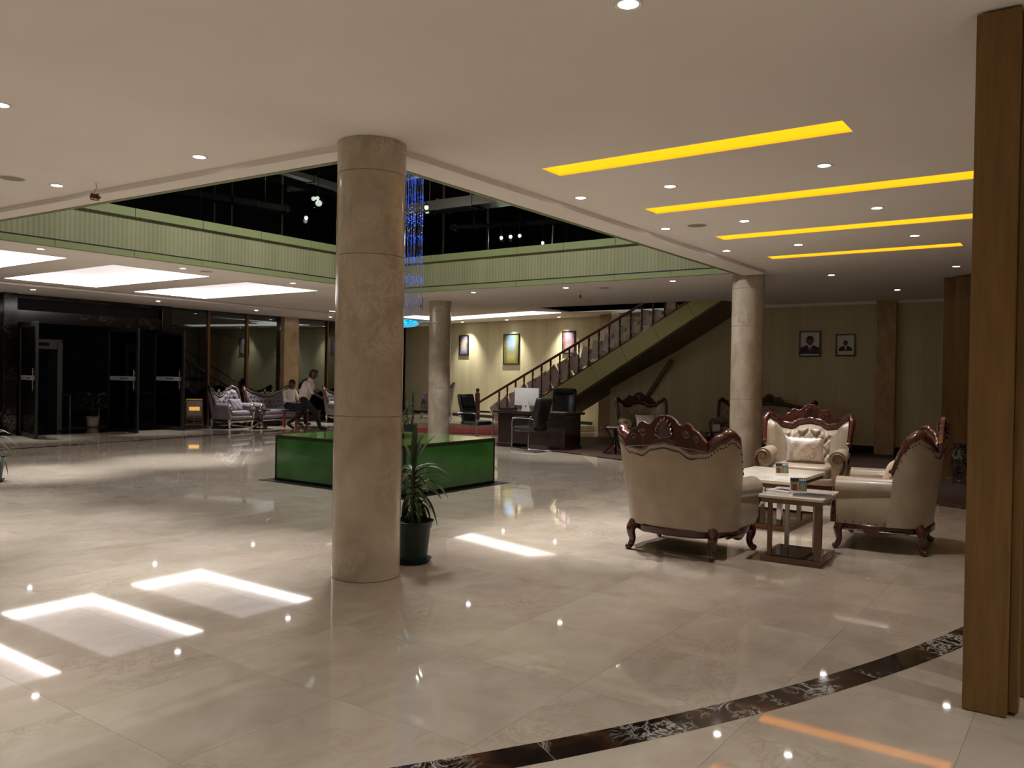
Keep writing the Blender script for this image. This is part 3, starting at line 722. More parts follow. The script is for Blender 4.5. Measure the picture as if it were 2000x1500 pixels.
    for sg in (-1, 1):
        def roll(u, w_, sg=sg):
            a = 2*pi*w_; x = lerp(-.14, .405, u); rad = .098*(1-.15*(1-u)); zc = .555+.02*(1-u)
            return (x, sg*(YA+.008)+rad*sin(a)*1.05, zc+rad*cos(a))
        b = MB().grid(roll, 10, 18)
        b.add([roll(1, k/18) for k in range(18)], [tuple(range(18))])
        b.build('arm_roll', S['shell'], R, ang=60)
        def side(u, w_, sg=sg):
            x = lerp(-.12, .40, u); z = lerp(.235, .54, w_); bulge = .035*sin(pi*w_)
            return (x, sg*(YA+.045+bulge*.6+.02*w_), z)
        b = MB().grid(side, 6, 8); b.grid(lambda u, w_: (lerp(-.36, .40, u), sg*(YA-.06), lerp(.3, .5, w_)), 2, 2)
        b.add([side(1, k/8) for k in range(9)]+[(.40, sg*(YA-.06), .5), (.40, sg*(YA-.06), .3)], [tuple(range(11))])
        b.build('arm_panel', S['shell'], R, ang=60)
        sp = [Vector((.415, sg*(YA+.008)+sg*.074*cos(q)*(1-q/15), .555+.074*sin(q)*(1-q/15))) for q in [k*.45 for k in range(26)]][::-1]
        st = bez([sp[-1], (.418, sg*(YA+.085), .50), (.425, sg*(YA+.055), .40), (.432, sg*(YA+.02), .31), (.428, sg*(YA+.03), .235)], 6)
        b = MB().tube(sp, .011, 6); b.build('arm_scroll', S['trim'], R)
        MB().tube(st, [lerp(.016, .034, k/(len(st)-1)) for k in range(len(st))], 8, sx=.8).build('arm_post', wd if S['crest'] == 'shell' else S['trim'], R)
        if S['crest'] == 'shell':
            b = MB()
            for k in range(18):
                a = k/17*1.5*pi-.3; b.ball(Vector((.408, sg*(YA+.008+.092*cos(a)), .555+.092*sin(a))), .0075, 6)
            b.build('arm_nails', S['trim'], R)['kind'] = 'stuff'
    # wooden base frame, scalloped front apron
    P = [(.42, YA+.02), (.42, -YA-.02), (.05, -YA-.06), (-.28, -YA*.93), (-.42, -YA*.55), (-.455, 0), (-.42, YA*.55), (-.28, YA*.93), (.05, YA+.06)]
    MB().prism(P, .175, .24).build('base_frame', wd, R, bevel=.012)
    prof = [(y, .175-.045*max(0, cos(y/(YA)*pi*1.5))-.02*abs(y)/YA) for y in [YA*k/20 for k in range(-20, 21)]]
    b = MB(); b.prism([(y, .19) for y, z in prof][::-1]+prof, .395, .43, 'yz'); b.build('front_apron', wd if S['crest'] == 'shell' else S['trim'], R, bevel=.005)
    for sg in (-1, 1):
        prof = [(x, .178-.04*max(0, cos((x-.02)/.36*pi*1.3))) for x in [-.26+.6*k/16 for k in range(17)]]
        b = MB(); b.prism([(x, .19) for x, z in prof][::-1]+prof, sg*(YA+.02), sg*(YA+.05), 'xz'); b.build('side_apron', wd if S['crest'] == 'shell' else S['trim'], R, bevel=.005)
    for fx, fy, ox, oy in ((.36, YA-.01, .03, .03), (.36, -YA+.01, .03, -.03), (-.33, YA*.84, -.04, .02), (-.33, -YA*.84, -.04, -.02)):
        p = bez([(fx, fy, .235), (fx+ox*.9, fy+oy, .175), (fx+ox*.5, fy+oy*.5, .09), (fx+ox*1.0, fy+oy, .035), (fx+ox*1.7, fy+oy*1.6, .024)], 5)
        n_ = len(p); rad = [.052-.024*min(1, k/(n_*.55)) for k in range(n_)]
        for k in range(n_-6, n_): rad[k] = [.027, .027, .028, .029, .028, .022][k-n_+6]
        b = MB().tube(p, rad, 9); b.ball(p[-1]+Vector((0, 0, .002)), .0255, 8)
        b.build('leg', S['legs'], R)
    return R
def cushion(name, label, loc, R, d, m, group=None, ruffle=True):
    w_, h_, t_ = d
    o = thing(name, label, 'cushion', loc, 0, group); o.rotation_euler = R
    def s1(u, v_, sg):
        a, b_ = 2*u-1, 2*v_-1
        k = (1-abs(a)**2.6)*(1-abs(b_)**2.6); pin = 1-.10*(1-abs(b_*a))*0
        e = 1-.09*(1-abs(b_)**2)*abs(a)**3; e2 = 1-.09*(1-abs(a)**2)*abs(b_)**3
        wr = .006*sin(a*9+b_*5)*k
        return (a*w_/2*e, sg*(t_/2*max(k, 0)**.5)+wr, b_*h_/2*e2)
    b = MB().grid(lambda u, v_: s1(u, v_, 1), 18, 18).grid(lambda u, v_: s1(u, v_, -1), 18, 18)
    b.build('cover', m, o, ang=180)
    if ruffle:
        q = []
        for k in range(96):
            t = k/96*4; s_, f = int(t), t % 1
            q.append([(2*f-1, -1), (1, 2*f-1), (1-2*f, 1), (-1, 1-2*f)][s_])
        vs, fs = [], []
        for k, (a, b_) in enumerate(q):
            p = s1((a+1)/2, (b_+1)/2, 1); wob = .010*sin(k*1.9)
            vs += [p, (p[0]*1.07, p[1]+wob, p[2]*1.10)]
        fs = [(2*k, 2*((k+1) % 96), 2*((k+1) % 96)+1, 2*k+1) for k in range(96)]
        MB().add(vs, fs).build('ruffle', m, o, ang=180)
    return o
g_ = 'cream leather carved armchairs'
seat('carved_armchair', 'cream leather armchair with carved mahogany crest, turned with its smooth back out', 'armchair', (6.79, 2.93, 0), radians(-2), .58, CREAM, g_, wood='mahogany')
seat('carved_armchair', 'cream leather armchair with gilded shell crest and a ruffled cushion, facing the marble table', 'armchair', (10.62, 3.02, 0), radians(187), .58, CREAM, g_)
seat('carved_armchair', 'cream leather armchair beside the wood fin, its side to the small bronze table', 'armchair', (8.20, 1.58, 0), radians(95), .58, CREAM, g_)
seat('carved_armchair', 'cream leather armchair below the staircase with a white cushion on it', 'armchair', (15.65, 7.78, 0), radians(-140), .58, CREAM, g_, wood='dark_mahogany')
seat('carved_sofa', 'cream leather sofa with tall dark carved crest below the portraits', 'sofa', (17.72, 5.95, 0), radians(180), 1.12, CREAM, wood='dark_mahogany')
cushion('ruffled_cushion', 'patterned satin ruffled cushion leaning in the shell crest armchair', (10.63, 3.02, .63), (radians(-14), 0, radians(98)), (.46, .34, .15), 'cushion_satin')
cushion('ruffled_cushion', 'plain peach ruffled cushion in the armchair beside the wood fin', (8.25, 1.54, .62), (radians(14), 0, radians(4)), (.44, .36, .14), 'plain_cushion')
cushion('white_cushion', 'flat white cushion on the armchair below the staircase', (15.5, 7.66, .60), (radians(-30), 0, radians(-50)), (.42, .32, .12), 'white_cushion', ruffle=False)
g_ = 'grey velvet buttoned seats'
ga = seat('buttoned_armchair', 'grey velvet buttoned armchair beside the entrance with silver loop crest', 'armchair', (13.42, 18.82, 0), radians(-78), .56, GREY, g_)
gs = seat('buttoned_sofa', 'grey velvet buttoned sofa with a man sitting on it', 'sofa', (14.98, 18.95, 0), radians(-84), .98, GREY, g_)
dup(gs, (17.75, 18.85, 0), radians(-84), 'grey velvet buttoned sofa half hidden behind the front marble column', g_)
dup(ga, (19.0, 16.4, .17), radians(150), 'dark grey buttoned armchair against the glass corner behind the potted plant', g_)
cushion('square_cushion', 'grey square cushion in the velvet armchair beside the entrance', (13.50, 18.72, .60), (radians(-18), 0, radians(10)), (.42, .36, .13), 'grey_velvet', ruffle=False)
cushion('square_cushion', 'mauve square cushion at the glass corner armchair', (18.75, 16.6, .80), (radians(-15), 0, radians(55)), (.42, .40, .14), 'mauve_cushion', ruffle=False)

# ================================================================== TABLES
def plinth_table(name, label, loc, rz, size, h, topm, topt, base, posts, basem='mirror_base'):
    t = thing(name, label, 'table', loc, rz); a, b_ = size
    MB().box((0, 0, h-topt/2), (a, b_, topt)).build('table_top', topm, t, smooth=False, bevel=.006)
    MB().box((0, 0, h-topt-.02), (a-.04, b_-.04, .04)).build('top_frame', base, t, smooth=False, bevel=.004)
    MB().box((0, 0, .025), (a*.93, b_*.93, .05)).build('plinth', base, t, smooth=False, bevel=.004)
    MB().box((0, 0, .052), (a*.93-.06, b_*.93-.06, .004)).build('plinth_mirror', basem, t, smooth=False)
    for x, y, w_, d_, m_ in posts:
        MB().box((x, y, (.05+h-topt-.04)/2), (w_, d_, h-topt-.04-.05)).build('leg', m_, t, smooth=False, bevel=.003)
    return t
plinth_table('side_table', 'small bronze framed table with white top, magazines and a menu card', (7.05, 2.04, 0), radians(3), (.62, .52), .555, 'table_marble', .025, 'bronze_wood',
             ((-.26, .17, .035, .035, 'bronze_wood'), (-.26, -.215, .05, .055, 'bronze_wood'), (.18, .14, .035, .035, 'steel'), (.05, -.12, .03, .03, 'steel')))
plinth_table('coffee_table', 'large marble topped coffee table on steel posts and mirrored plinth', (8.76, 2.83, 0), 0, (1.22, .80), .505, 'table_marble', .035, 'copper_frame',
             ((-.34, .2, .05, .05, 'chrome'), (-.34, -.2, .05, .05, 'chrome'), (.34, .2, .05, .05, 'chrome'), (.34, -.2, .05, .05, 'chrome')))
def menu_card(label, loc, rz):
    t = thing('menu_card', label, 'menu card', loc, rz, 'standing menu cards'); w_, h_ = .13, .135
    MB().prism([(-.035, 0), (.035, 0), (.002, h_), (-.002, h_)], -w_/2, w_/2, 'xz').build('card', 'print_white', t, smooth=False)
    M = Matrix.Rotation(-.238, 4, 'Y')
    def lay(nm, y0, y1, z0, z1, m, e):
        x = lambda z: -.035+.033*z/h_-e
        MB().add([(x(z0), y0, z0), (x(z0), y1, z0), (x(z1), y1, z1), (x(z1), y0, z1), (x(z0)+.0005, y0, z0), (x(z0)+.0005, y1, z0), (x(z1)+.0005, y1, z1), (x(z1)+.0005, y0, z1)],
                 [(0, 1, 2, 3), (4, 5, 6, 7), (0, 1, 5, 4), (2, 3, 7, 6), (1, 2, 6, 5), (0, 3, 7, 4)]).build(nm, m, t, smooth=False)
    lay('header_print', -w_/2, w_/2, .103, .130, 'print_blue', .001)
    lay('food_photo', .002, w_/2, .03, .103, 'art_food', .001); lay('food_photo', -w_/2, 0, .03, .103, 'art_avenue', .001)
    for k in range(4): lay('letter_print', -.058+k*.014, -.049+k*.014, .108, .125, 'print_white', .0022)
    return t
menu_card('folded picture menu card standing on the small bronze table', (6.98, 2.03, .556), radians(28))
menu_card('folded picture menu card standing on the large marble coffee table', (8.62, 2.68, .506), radians(28))
def flat(name, label, cat, loc, rz, d, m, covers=None, group=None):
    t = thing(name, label, cat, loc, rz, group)
    MB().box((0, 0, d[2]/2), (d[0]-.004, d[1]-.004, d[2]-.002)).build('pages', 'print_white', t, smooth=False)
    MB().box((0, 0, d[2]-.0005), (d[0], d[1], .001)).build('cover', m, t, smooth=False)
    if covers: MB().box((.02, 0, d[2]+.0003), (d[0]*.5, d[1]*.7, .0006)).build('cover_print', covers, t, smooth=False)
    return t
flat('magazine', 'grey magazine lying in front of the menu card', 'magazine', (6.93, 1.90, .556), radians(10), (.22, .29, .008), 'grey_plastic', 'print_blue')
flat('magazine', 'white magazine lying under the grey one on the bronze table', 'magazine', (7.08, 2.16, .556), radians(-16), (.21, .28, .006), 'print_white', 'grey_plastic')
def cross_table(name, label, loc, rz, r, h, topm, legm, group=None):
    t = thing(name, label, 'table', loc, rz, group)
    MB().lathe([(.001, h), (r-.01, h), (r, h-.008), (r-.006, h-.022), (.001, h-.022)], 24, close=False).build('table_top', topm, t)
    for a in (0, pi/2, pi, 3*pi/2):
        p = bez([(r*.62*cos(a), r*.62*sin(a), h-.02), (r*.25*cos(a), r*.25*sin(a), h*.62), (r*.28*cos(a), r*.28*sin(a), h*.3), (r*.75*cos(a), r*.75*sin(a), .02)], 6)
        MB().tube(p, [.022]*len(p), 7).build('leg', legm, t)
    MB().lathe([(.001, .0), (r*.8, 0), (r*.8, .012), (r*.7, .02), (.001, .02)], 20, close=False).build('foot_plate', legm, t)
    MB().lathe([(.02, h*.35), (.035, h*.45), (.02, h*.55)], 10).build('stem_knot', legm, t)
    return t
cross_table('lamp_table', 'small dark curved-leg table before the grey armchair', (13.72, 17.98, 0), 0, .27, .5, 'black_glass', 'dark_mahogany')
cross_table('lamp_table', 'small dark curved-leg table on the brown carpet before the staircase armchair', (14.35, 7.75, 0), .4, .30, .52, 'black_glass', 'dark_mahogany')
flat('magazine', 'white magazine lying on the dark curved-leg table', 'magazine', (14.33, 7.76, .521), .5, (.21, .29, .008), 'print_white', 'grey_plastic')
t = thing('low_table', 'low dark table with red lacquered legs before the grey sofa', 'table', (15.0, 17.85, 0), radians(6))
MB().box((0, 0, .45), (1.0, .55, .03)).build('table_top', 'black_glass', t, smooth=False, bevel=.006)
for x in (-.44, .44):
    for y in (-.22, .22): MB().box((x, y, .2175), (.05, .05, .435)).build('leg', 'red_lacquer', t, smooth=False, bevel=.004)
t = thing('glass_table', 'low glass table on chrome bowls between the far cream seats', 'table', (15.75, 6.25, 0), radians(-20))
MB().box((0, 0, .475), (1.15, .65, .015)).build('table_top', 'table_glass', t, smooth=False, bevel=.003)
for x in (-.38, .38):
    MB().lathe([(.17, .008), (.15, .02), (.10, .10), (.09, .25), (.12, .40), (.16, .46)], 20, (x, 0, 0)).build('leg', 'chrome', t)
flat('menu_box', 'small menu holder standing on the low glass table', 'menu card', (15.7, 6.2, .484), .5, (.10, .14, .12), 'print_white', 'art_food')

# ================================================================== DESK GROUP
t = thing('office_desk', 'dark wood office desk with a white computer on it', 'desk', (14.42, 9.62, 0))
MB().box((0, 0, .745), (.86, 1.78, .05)).build('desk_top', 'desk_wood', t, smooth=False, bevel=.008)
MB().box((-.28, 0, .40), (.03, 1.5, .64)).build('modesty_panel', 'desk_wood', t, smooth=False, bevel=.004)
for s_ in (-1, 1):
    MB().box((.02, s_*.66, .40), (.62, .36, .64)).build('pedestal', 'desk_wood', t, smooth=False, bevel=.006)
    MB().box((.02, s_*.66, .04), (.66, .40, .08)).build('pedestal_foot', 'desk_wood', t, smooth=False, bevel=.006)
t = thing('desktop_computer', 'white all-in-one computer seen from behind on the dark desk', 'computer', (14.32, 9.86, .77), radians(12))
def bk(u, v_):
    a, b_ = 2*u-1, 2*v_-1; return (-.012-.03*(1-a*a)*(1-b_*b_), a*.275, .30+b_*.185)
b = MB().grid(bk, 12, 10); b.grid(lambda u, v_: (.0, (2*u-1)*.275, .30+(2*v_-1)*.185), 1, 1)
b.add([(-.012, -.275, .115), (-.012, .275, .115), (0, .275, .115), (0, -.275, .115), (-.012, -.275, .485), (-.012, .275, .485), (0, .275, .485), (0, -.275, .485)], [(0, 1, 2, 3), (4, 5, 6, 7), (0, 3, 7, 4), (1, 2, 6, 5)])
b.build('monitor_back', 'white_plastic', t)
MB().box((.003, 0, .32), (.004, .53, .30)).build('screen', 'black_glass', t, smooth=False)
b = MB(); b.add([(-.05, -.10, 0), (-.05, .10, 0), (-.062, .05, .22), (-.062, -.05, .22), (-.038, -.10, 0), (-.038, .10, 0), (-.035, .05, .22), (-.035, -.05, .22)], [(0, 1, 2, 3), (4, 5, 6, 7), (0, 4, 7, 3), (1, 5, 6, 2), (0, 1, 5, 4), (3, 2, 6, 7)])
b.box((.03, 0, .003), (.17, .20, .006)); b.build('stand', 'white_plastic', t)
MB().lathe([(.001, .0), (.016, .002), (.001, .004)], 10).build('emblem', 'dark_plastic', t).matrix_local = Matrix.Translation((-.058, 0, .10)) @ Matrix.Rotation(-pi/2, 4, 'Y')
t = thing('desk_tray', 'small dark tray on the desk beside the computer', 'tray', (14.2, 10.25, .77), .2)
MB().box((0, 0, .006), (.22, .30, .012)).build('tray_base', 'dark_plastic', t, smooth=False)
for s_ in (-1, 1): MB().box((s_*.105, 0, .025), (.012, .30, .05)).build('tray_side', 'dark_plastic', t, smooth=False)
MB().box((0, .145, .025), (.20, .012, .05)).build('tray_end', 'dark_plastic', t, smooth=False)
flat('notepad', 'white notepad lying at the end of the dark desk', 'notepad', (14.35, 9.05, .77), .1, (.21, .29, .006), 'print_white', 'grey_plastic')
def pad(b, c, d, r, tilt=0., bend=0.):
    M = Matrix.Rotation(tilt, 4, 'Y')
    return b.rbox((0, 0, 0), d, r, 6, fn=lambda q: Vector(c)+(M @ Vector((q.x+bend*((q.y/(d[1]/2))**2), q.y, q.z))))
def visitor(label, loc, rz):
    t = thing('visitor_chair', label, 'chair', loc, rz, 'black visitor chairs')
    b = MB(); pad(b, (.0, 0, .46), (.52, .50, .10), .045); b.build('seat', 'black_leather', t, ang=180)
    b = MB(); pad(b, (-.30, 0, .76), (.10, .50, .66), .045, -.27, .05); b.build('backrest', 'black_leather', t, ang=180)
    b = MB(); pad(b, (-.275, 0, .92), (.03, .36, .24), .014, -.27, .04); b.build('head_pad', 'black_leather', t, ang=180)
    for s_ in (-1, 1):
        p = bez([(-.30, s_*.29, .66), (-.18, s_*.29, .68), (.16, s_*.29, .68), (.23, s_*.29, .63), (.24, s_*.28, .35), (.24, s_*.28, .05), (.20, s_*.28, .014), (-.30, s_*.28, .014), (-.34, s_*.25, .014)], 5)
        MB().tube(p, .014, 8).build('side_frame', 'chrome', t)
        MB().rbox((.0, s_*.29, .70), (.30, .05, .03), .012, 3).build('armrest', 'dark_plastic', t, ang=180)
    MB().cyl((-.34, -.25, .014), (-.34, .25, .014), .014, 8).build('rear_runner', 'chrome', t)
    MB().cyl((.05, -.28, .42), (.05, .28, .42), .012, 8).cyl((-.28, -.28, .60), (-.28, .28, .60), .012, 8).build('cross_bar', 'chrome', t)
    return t
visitor('black leather visitor chair with chrome frame nearer the green display box, facing the desk end', (14.25, 11.15, 0), radians(-92))
visitor('black leather visitor chair with chrome frame seen from behind in front of the desk', (13.5, 9.2, 0), radians(88))
t = thing('executive_chair', 'tall black leather executive chair behind the dark desk', 'chair', (15.35, 9.62, 0), radians(200))
b = MB(); pad(b, (.0, 0, .50), (.54, .54, .13), .055); b.build('seat', 'black_leather', t, ang=180)
b = MB(); pad(b, (-.32, 0, .88), (.14, .54, .72), .065, -.16, .10); b.build('backrest', 'black_leather', t, ang=180)
b = MB(); pad(b, (-.33, 0, 1.17), (.20, .46, .16), .075, -.16, .06); b.build('headrest', 'black_leather', t, ang=180)
for s_ in (-1, 1):
    p = bez([(.18, s_*.30, .50), (.22, s_*.32, .62), (.10, s_*.32, .71), (-.20, s_*.31, .72), (-.30, s_*.29, .66)], 5)
    MB().tube(p, .024, 8).build('armrest', 'dark_plastic', t)
MB().cyl((0, 0, .09), (0, 0, .44), .03, 12).build('gas_post', 'chrome', t)
for k in range(5):
    a = k*2*pi/5; b = MB().tube([(.02*cos(a), .02*sin(a), .11), (.30*cos(a), .30*sin(a), .07)], [.026, .018], 8)
    l_ = b.build('base_arm', 'dark_plastic', t); MB().cyl((.30*cos(a)-.02*sin(a), .30*sin(a)+.02*cos(a), .03), (.30*cos(a)+.02*sin(a), .30*sin(a)-.02*cos(a), .03), .029, 10).build('caster', 'dark_plastic', l_)

# ================================================================== GREEN DISPLAY BOX
t = thing('display_box', 'low green glass display box with black edges in the middle of the lobby', 'display box', (8.265, 8.07, 0))
ax_, by_, hh = .915, 1.22, .632
MB().box((0, 0, .30), (2*ax_-.03, 2*by_-.03, .60)).build('box_body', 'green_glass', t, smooth=False)
for s_ in (-1, 1):
    MB().box((s_*(ax_-.008), 0, .31), (.014, 2*by_-.06, .55)).build('side_panel', 'green_glass', t, smooth=False)
    MB().box((0, s_*(by_-.008), .31), (2*ax_-.06, .014, .55)).build('side_panel', 'green_glass', t, smooth=False)
    for q in (-1, 1): MB().box((s_*(ax_-.014), q*(by_-.014), .305), (.032, .032, .61)).build('corner_post', 'black_frame', t, smooth=False)
    MB().box((s_*(ax_-.012), 0, .607), (.03, 2*by_, .035)).build('edge_trim', 'black_frame', t, smooth=False)
    MB().box((0, s_*(by_-.012), .607), (2*ax_, .03, .035)).build('edge_trim', 'black_frame', t, smooth=False)
    MB().box((s_*(ax_-.01), 0, .015), (.022, 2*by_, .03)).build('edge_trim', 'black_frame', t, smooth=False)
    MB().box((0, s_*(by_-.01), .015), (2*ax_, .022, .03)).build('edge_trim', 'black_frame', t, smooth=False)
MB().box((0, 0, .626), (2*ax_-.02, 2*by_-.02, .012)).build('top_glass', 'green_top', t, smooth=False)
t = thing('floor_frame', 'thin black base strip lying round the green display box', 'base frame', (8.265, 8.07, 0))
for s_ in (-1, 1): MB().box((s_*(ax_+.09), 0, .004), (.12, 2*by_+.30, .008)).build('strip', 'black_frame', t, smooth=False)
for s_ in (1, -1): MB().box((0, s_*(by_+.09), .004), (2*ax_+.05, .12, .008)).build('strip', 'black_frame', t, smooth=False)
# ================================================================== STAIRCASE
S0, S1 = Vector((18.4, 14.3, 0)), Vector((17.0, 6.7, 0)); SU = (S1-S0).normalized()
st = thing('staircase', 'staircase with green side panels and brown turned balusters rising to the ceiling', 'staircase', S0, atan2(SU.y, SU.x))
ztop = lambda s: .5*s-.30
zbot = lambda s: .53*s-.93
cuts = [.95, 1.5, 2.35, 3.25, 4.18, 5.1, 6.02, 6.95, 7.62]
for a, b_ in zip(cuts, cuts[1:]):
    a += .004; b_ -= .004; la, lb = a+.22, b_+.22
    P = [(a, ztop(a)), (la, max(.0, zbot(la))), (lb, max(.0, zbot(lb))), (b_, ztop(b_))]
    MB().prism(P, -.07, -.01, 'xz').build('side_panel', 'stair_green', st, smooth=False)
P = [(.75, 0.0), (1.9, 0.0), (2.3, .25), (8.0, 3.28), (7.3, 3.28), (2.4, .75)]
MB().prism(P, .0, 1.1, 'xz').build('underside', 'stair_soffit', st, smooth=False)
for k in range(18):
    s, z = .62+.34*k, .02+.17*k
    if z > 3.2: break
    b = MB().span((s, -.02, max(z-.15, 0)), (s+.37, 1.12, z+.17)); b.build('step', 'pilaster_marble', st, smooth=False)
rail = lambda s: .44*s+.757
MB().tube([(-.02, -.04, rail(-.02)-.03), (7.3, -.04, rail(7.3)-.03)], .035, 8, sx=.8).build('handrail', 'rail_wood', st)
MB().tube([(.5, 1.08, rail(.5)-.15), (6.6, 1.08, rail(6.6)-.15)], .03, 8).build('handrail', 'rail_wood', st)
MB().tube([(.9, -.04, ztop(.9)+.025), (7.3, -.04, ztop(7.3)+.025)], .028, 6).build('shoe_rail', 'rail_wood', st)
for k in range(20):
    s = .86+.322*k; z0 = max(ztop(s), .02); z1 = rail(s)-.05; h_ = z1-z0
    if z1 > 3.9: break
    q = [(.0, .026), (.13, .026), (.15, .018), (.2, .030), (.26, .016), (.45, .024), (.68, .014), (.74, .026), (.8, .018), (.84, .026), (1, .026)]
    MB().lathe([(r_, z0+f*h_) for f, r_ in q], 8, (s, -.04, 0)).build('baluster', 'rail_wood', st)
MB().box((-.04, -.04, .50), (.10, .10, .98)).lathe([(.065, .98), (.06, 1.01), (.035, 1.03), (.05, 1.06), (.058, 1.09), (.045, 1.13), (.01, 1.15)], 12, (-.04, -.04, 0)).build('newel_post', 'rail_wood', st, bevel=.004)
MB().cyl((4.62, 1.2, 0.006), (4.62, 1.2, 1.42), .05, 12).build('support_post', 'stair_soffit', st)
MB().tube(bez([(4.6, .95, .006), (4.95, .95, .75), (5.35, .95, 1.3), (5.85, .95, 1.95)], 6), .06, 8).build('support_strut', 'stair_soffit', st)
# sheets of packing board tied behind the balusters
ORD = 'first second third fourth fifth sixth seventh eighth ninth tenth eleventh twelfth thirteenth fourteenth fifteenth sixteenth seventeenth'.split()
for k in range(17):
    s = .70+.36*k; up_ = k > 8
    zc = (max(ztop(s), 0)+rail(s))/2-.06; w_, h_ = (.34, .46) if up_ else (.40, .50)
    if k > 14: h_ = .30; zc -= .1
    rot = random.uniform(.1, .55) if up_ else random.uniform(-.75, -.1)
    p = S0+SU*s+Vector((SU.y, -SU.x, 0))*-(.03+.006*(k % 3))
    o = thing('packing_board', ('pale packing board tilted behind the upper stair balusters, %s up from the newel post' if up_ else 'grey packing board slanting behind the lower stair balusters, %s up from the newel post') % ORD[k], 'board', (p.x, p.y, zc), atan2(SU.y, SU.x), 'boards behind the upper balusters' if up_ else 'boards behind the lower balusters')
    o.rotation_euler = (0, rot, atan2(SU.y, SU.x))
    MB().box((0, 0, 0), (w_, .006, h_)).build('sheet', 'paper_board_light' if up_ else 'paper_board', o, smooth=False)
    MB().box((w_*.3, -.004, h_*.36), (.05, .003, .09)).build('tape', 'tape_brown', o, smooth=False)
# red runner
rp = [at(770, 843.3), at(985, 849), at(985, 841), at(770, 836.2)]; c = sum(rp, Vector())/4
o = MB().prism([(p.x-c.x, p.y-c.y) for p in rp], .001, .014).build('red_runner', 'red_carpet', smooth=False, loc=(c.x, c.y, 0)); tag(o, 'red carpet runner lying before the marble platform', 'carpet')

# ================================================================== PICTURES
def on_wall(px_, py_):
    a = Vector((PW1[0], PW1[1], 0)); d = Vector((PW0[0]-PW1[0], PW0[1]-PW1[1], 0)).normalized(); n_ = Vector((-d.y, d.x, 0))
    r = ray(px_, py_); return CAM + r*((a-CAM).dot(n_)/r.dot(n_))
def framed(name, label, p, q, rz, m, depth=.035, fw_=.022, cat='painting', group=None, fm='black_frame'):
    c = (p+q)/2; w_ = hypot(p.x-q.x, p.y-q.y); h_ = abs(p.z-q.z)
    t = thing(name, label, cat, c, rz, group)
    MB().box((depth/2, 0, 0), (depth-.01, w_-fw_, h_-fw_)).build('canvas', m, t, smooth=False)
    for y0, y1, z0, z1 in ((-w_/2, w_/2, h_/2-fw_, h_/2), (-w_/2, w_/2, -h_/2, -h_/2+fw_), (-w_/2, -w_/2+fw_, -h_/2+fw_, h_/2-fw_), (w_/2-fw_, w_/2, -h_/2+fw_, h_/2-fw_)):
        MB().span((.002, y0, z0), (depth+.012, y1, z1)).build('frame_bar', fm, t, smooth=False, bevel=.003)
    return t, w_, h_
rzw = atan2(PW0[0]-PW1[0], -(PW0[1]-PW1[1]))
framed('painting', 'narrow painting of a pale arched gateway on the picture wall', on_wall(898.5, 655), on_wall(916, 693.5), rzw, 'art_arch', group='paintings')
framed('painting', 'tall painting of a green and yellow tree-lined avenue on the picture wall', on_wall(985.4, 652.5), on_wall(1014.5, 711.5), rzw, 'art_avenue', group='paintings')
framed('painting', 'painting of a violet city street half behind the stair rail', on_wall(1100, 647), on_wall(1124, 690), rzw, 'art_canal', group='paintings')
def on_x(px_, py_, X):
    r = ray(px_, py_); return CAM+r*(X/r.x)
def portrait(label, a, b_, k, tie):
    t, w_, h_ = framed('portrait', label, on_x(a[0], a[1], 18.4), on_x(b_[0], b_[1], 18.4), pi, 'print_white', .02, .03, 'portrait', 'framed portraits', 'dark_mahogany')
    x = .016
    def ov(nm, cy_, cz, ry, rz_, m, e):
        MB().prism([(cy_+ry*cos(q), cz+rz_*sin(q)) for q in [j*2*pi/20 for j in range(20)]], x, x+e, 'yz').build(nm, m, t, smooth=False)
    s = h_*k
    suit = [(-.46*s, -.42*s), (-.44*s, -.24*s), (-.34*s, -.14*s), (-.12*s, -.05*s), (.12*s, -.05*s), (.34*s, -.14*s), (.44*s, -.24*s), (.46*s, -.42*s)]
    MB().prism(suit, x, x+.002, 'yz').build('suit_print', 'print_suit', t, smooth=False)
    MB().prism([(-.10*s, -.05*s), (.10*s, -.05*s), (.0, -.38*s)], x, x+.003, 'yz').build('shirt_print', 'print_white', t, smooth=False)
    MB().prism([(-.03*s, -.11*s), (.03*s, -.11*s), (.04*s, -.33*s), (0, -.38*s), (-.04*s, -.33*s)], x, x+.004, 'yz').build('tie_print', tie, t, smooth=False)
    ov('face_print', 0, .14*s, .145*s, .2*s, 'print_skin', .0035); ov('ear_print', -.15*s, .13*s, .03*s, .05*s, 'print_skin', .003); ov('ear_print', .15*s, .13*s, .03*s, .05*s, 'print_skin', .003)
    MB().prism([(.15*s*cos(q), .20*s+.145*s*sin(q)) for q in [j*pi/10 for j in range(11)]], x, x+.004, 'yz').build('hair_print', 'print_black', t, smooth=False)
    for sg in (-1, 1): ov('eye_print', sg*.055*s, .16*s, .02*s, .01*s, 'print_black', .0045)
    ov('mouth_print', 0, .03*s, .045*s, .012*s, 'print_black', .0045)
portrait('larger framed portrait of a suited man with a light tie', (1562, 647), (1603, 697), .92, 'print_tie')
portrait('smaller framed portrait of a suited man with wide white mount', (1633, 652.5), (1671, 696), .62, 'print_white')

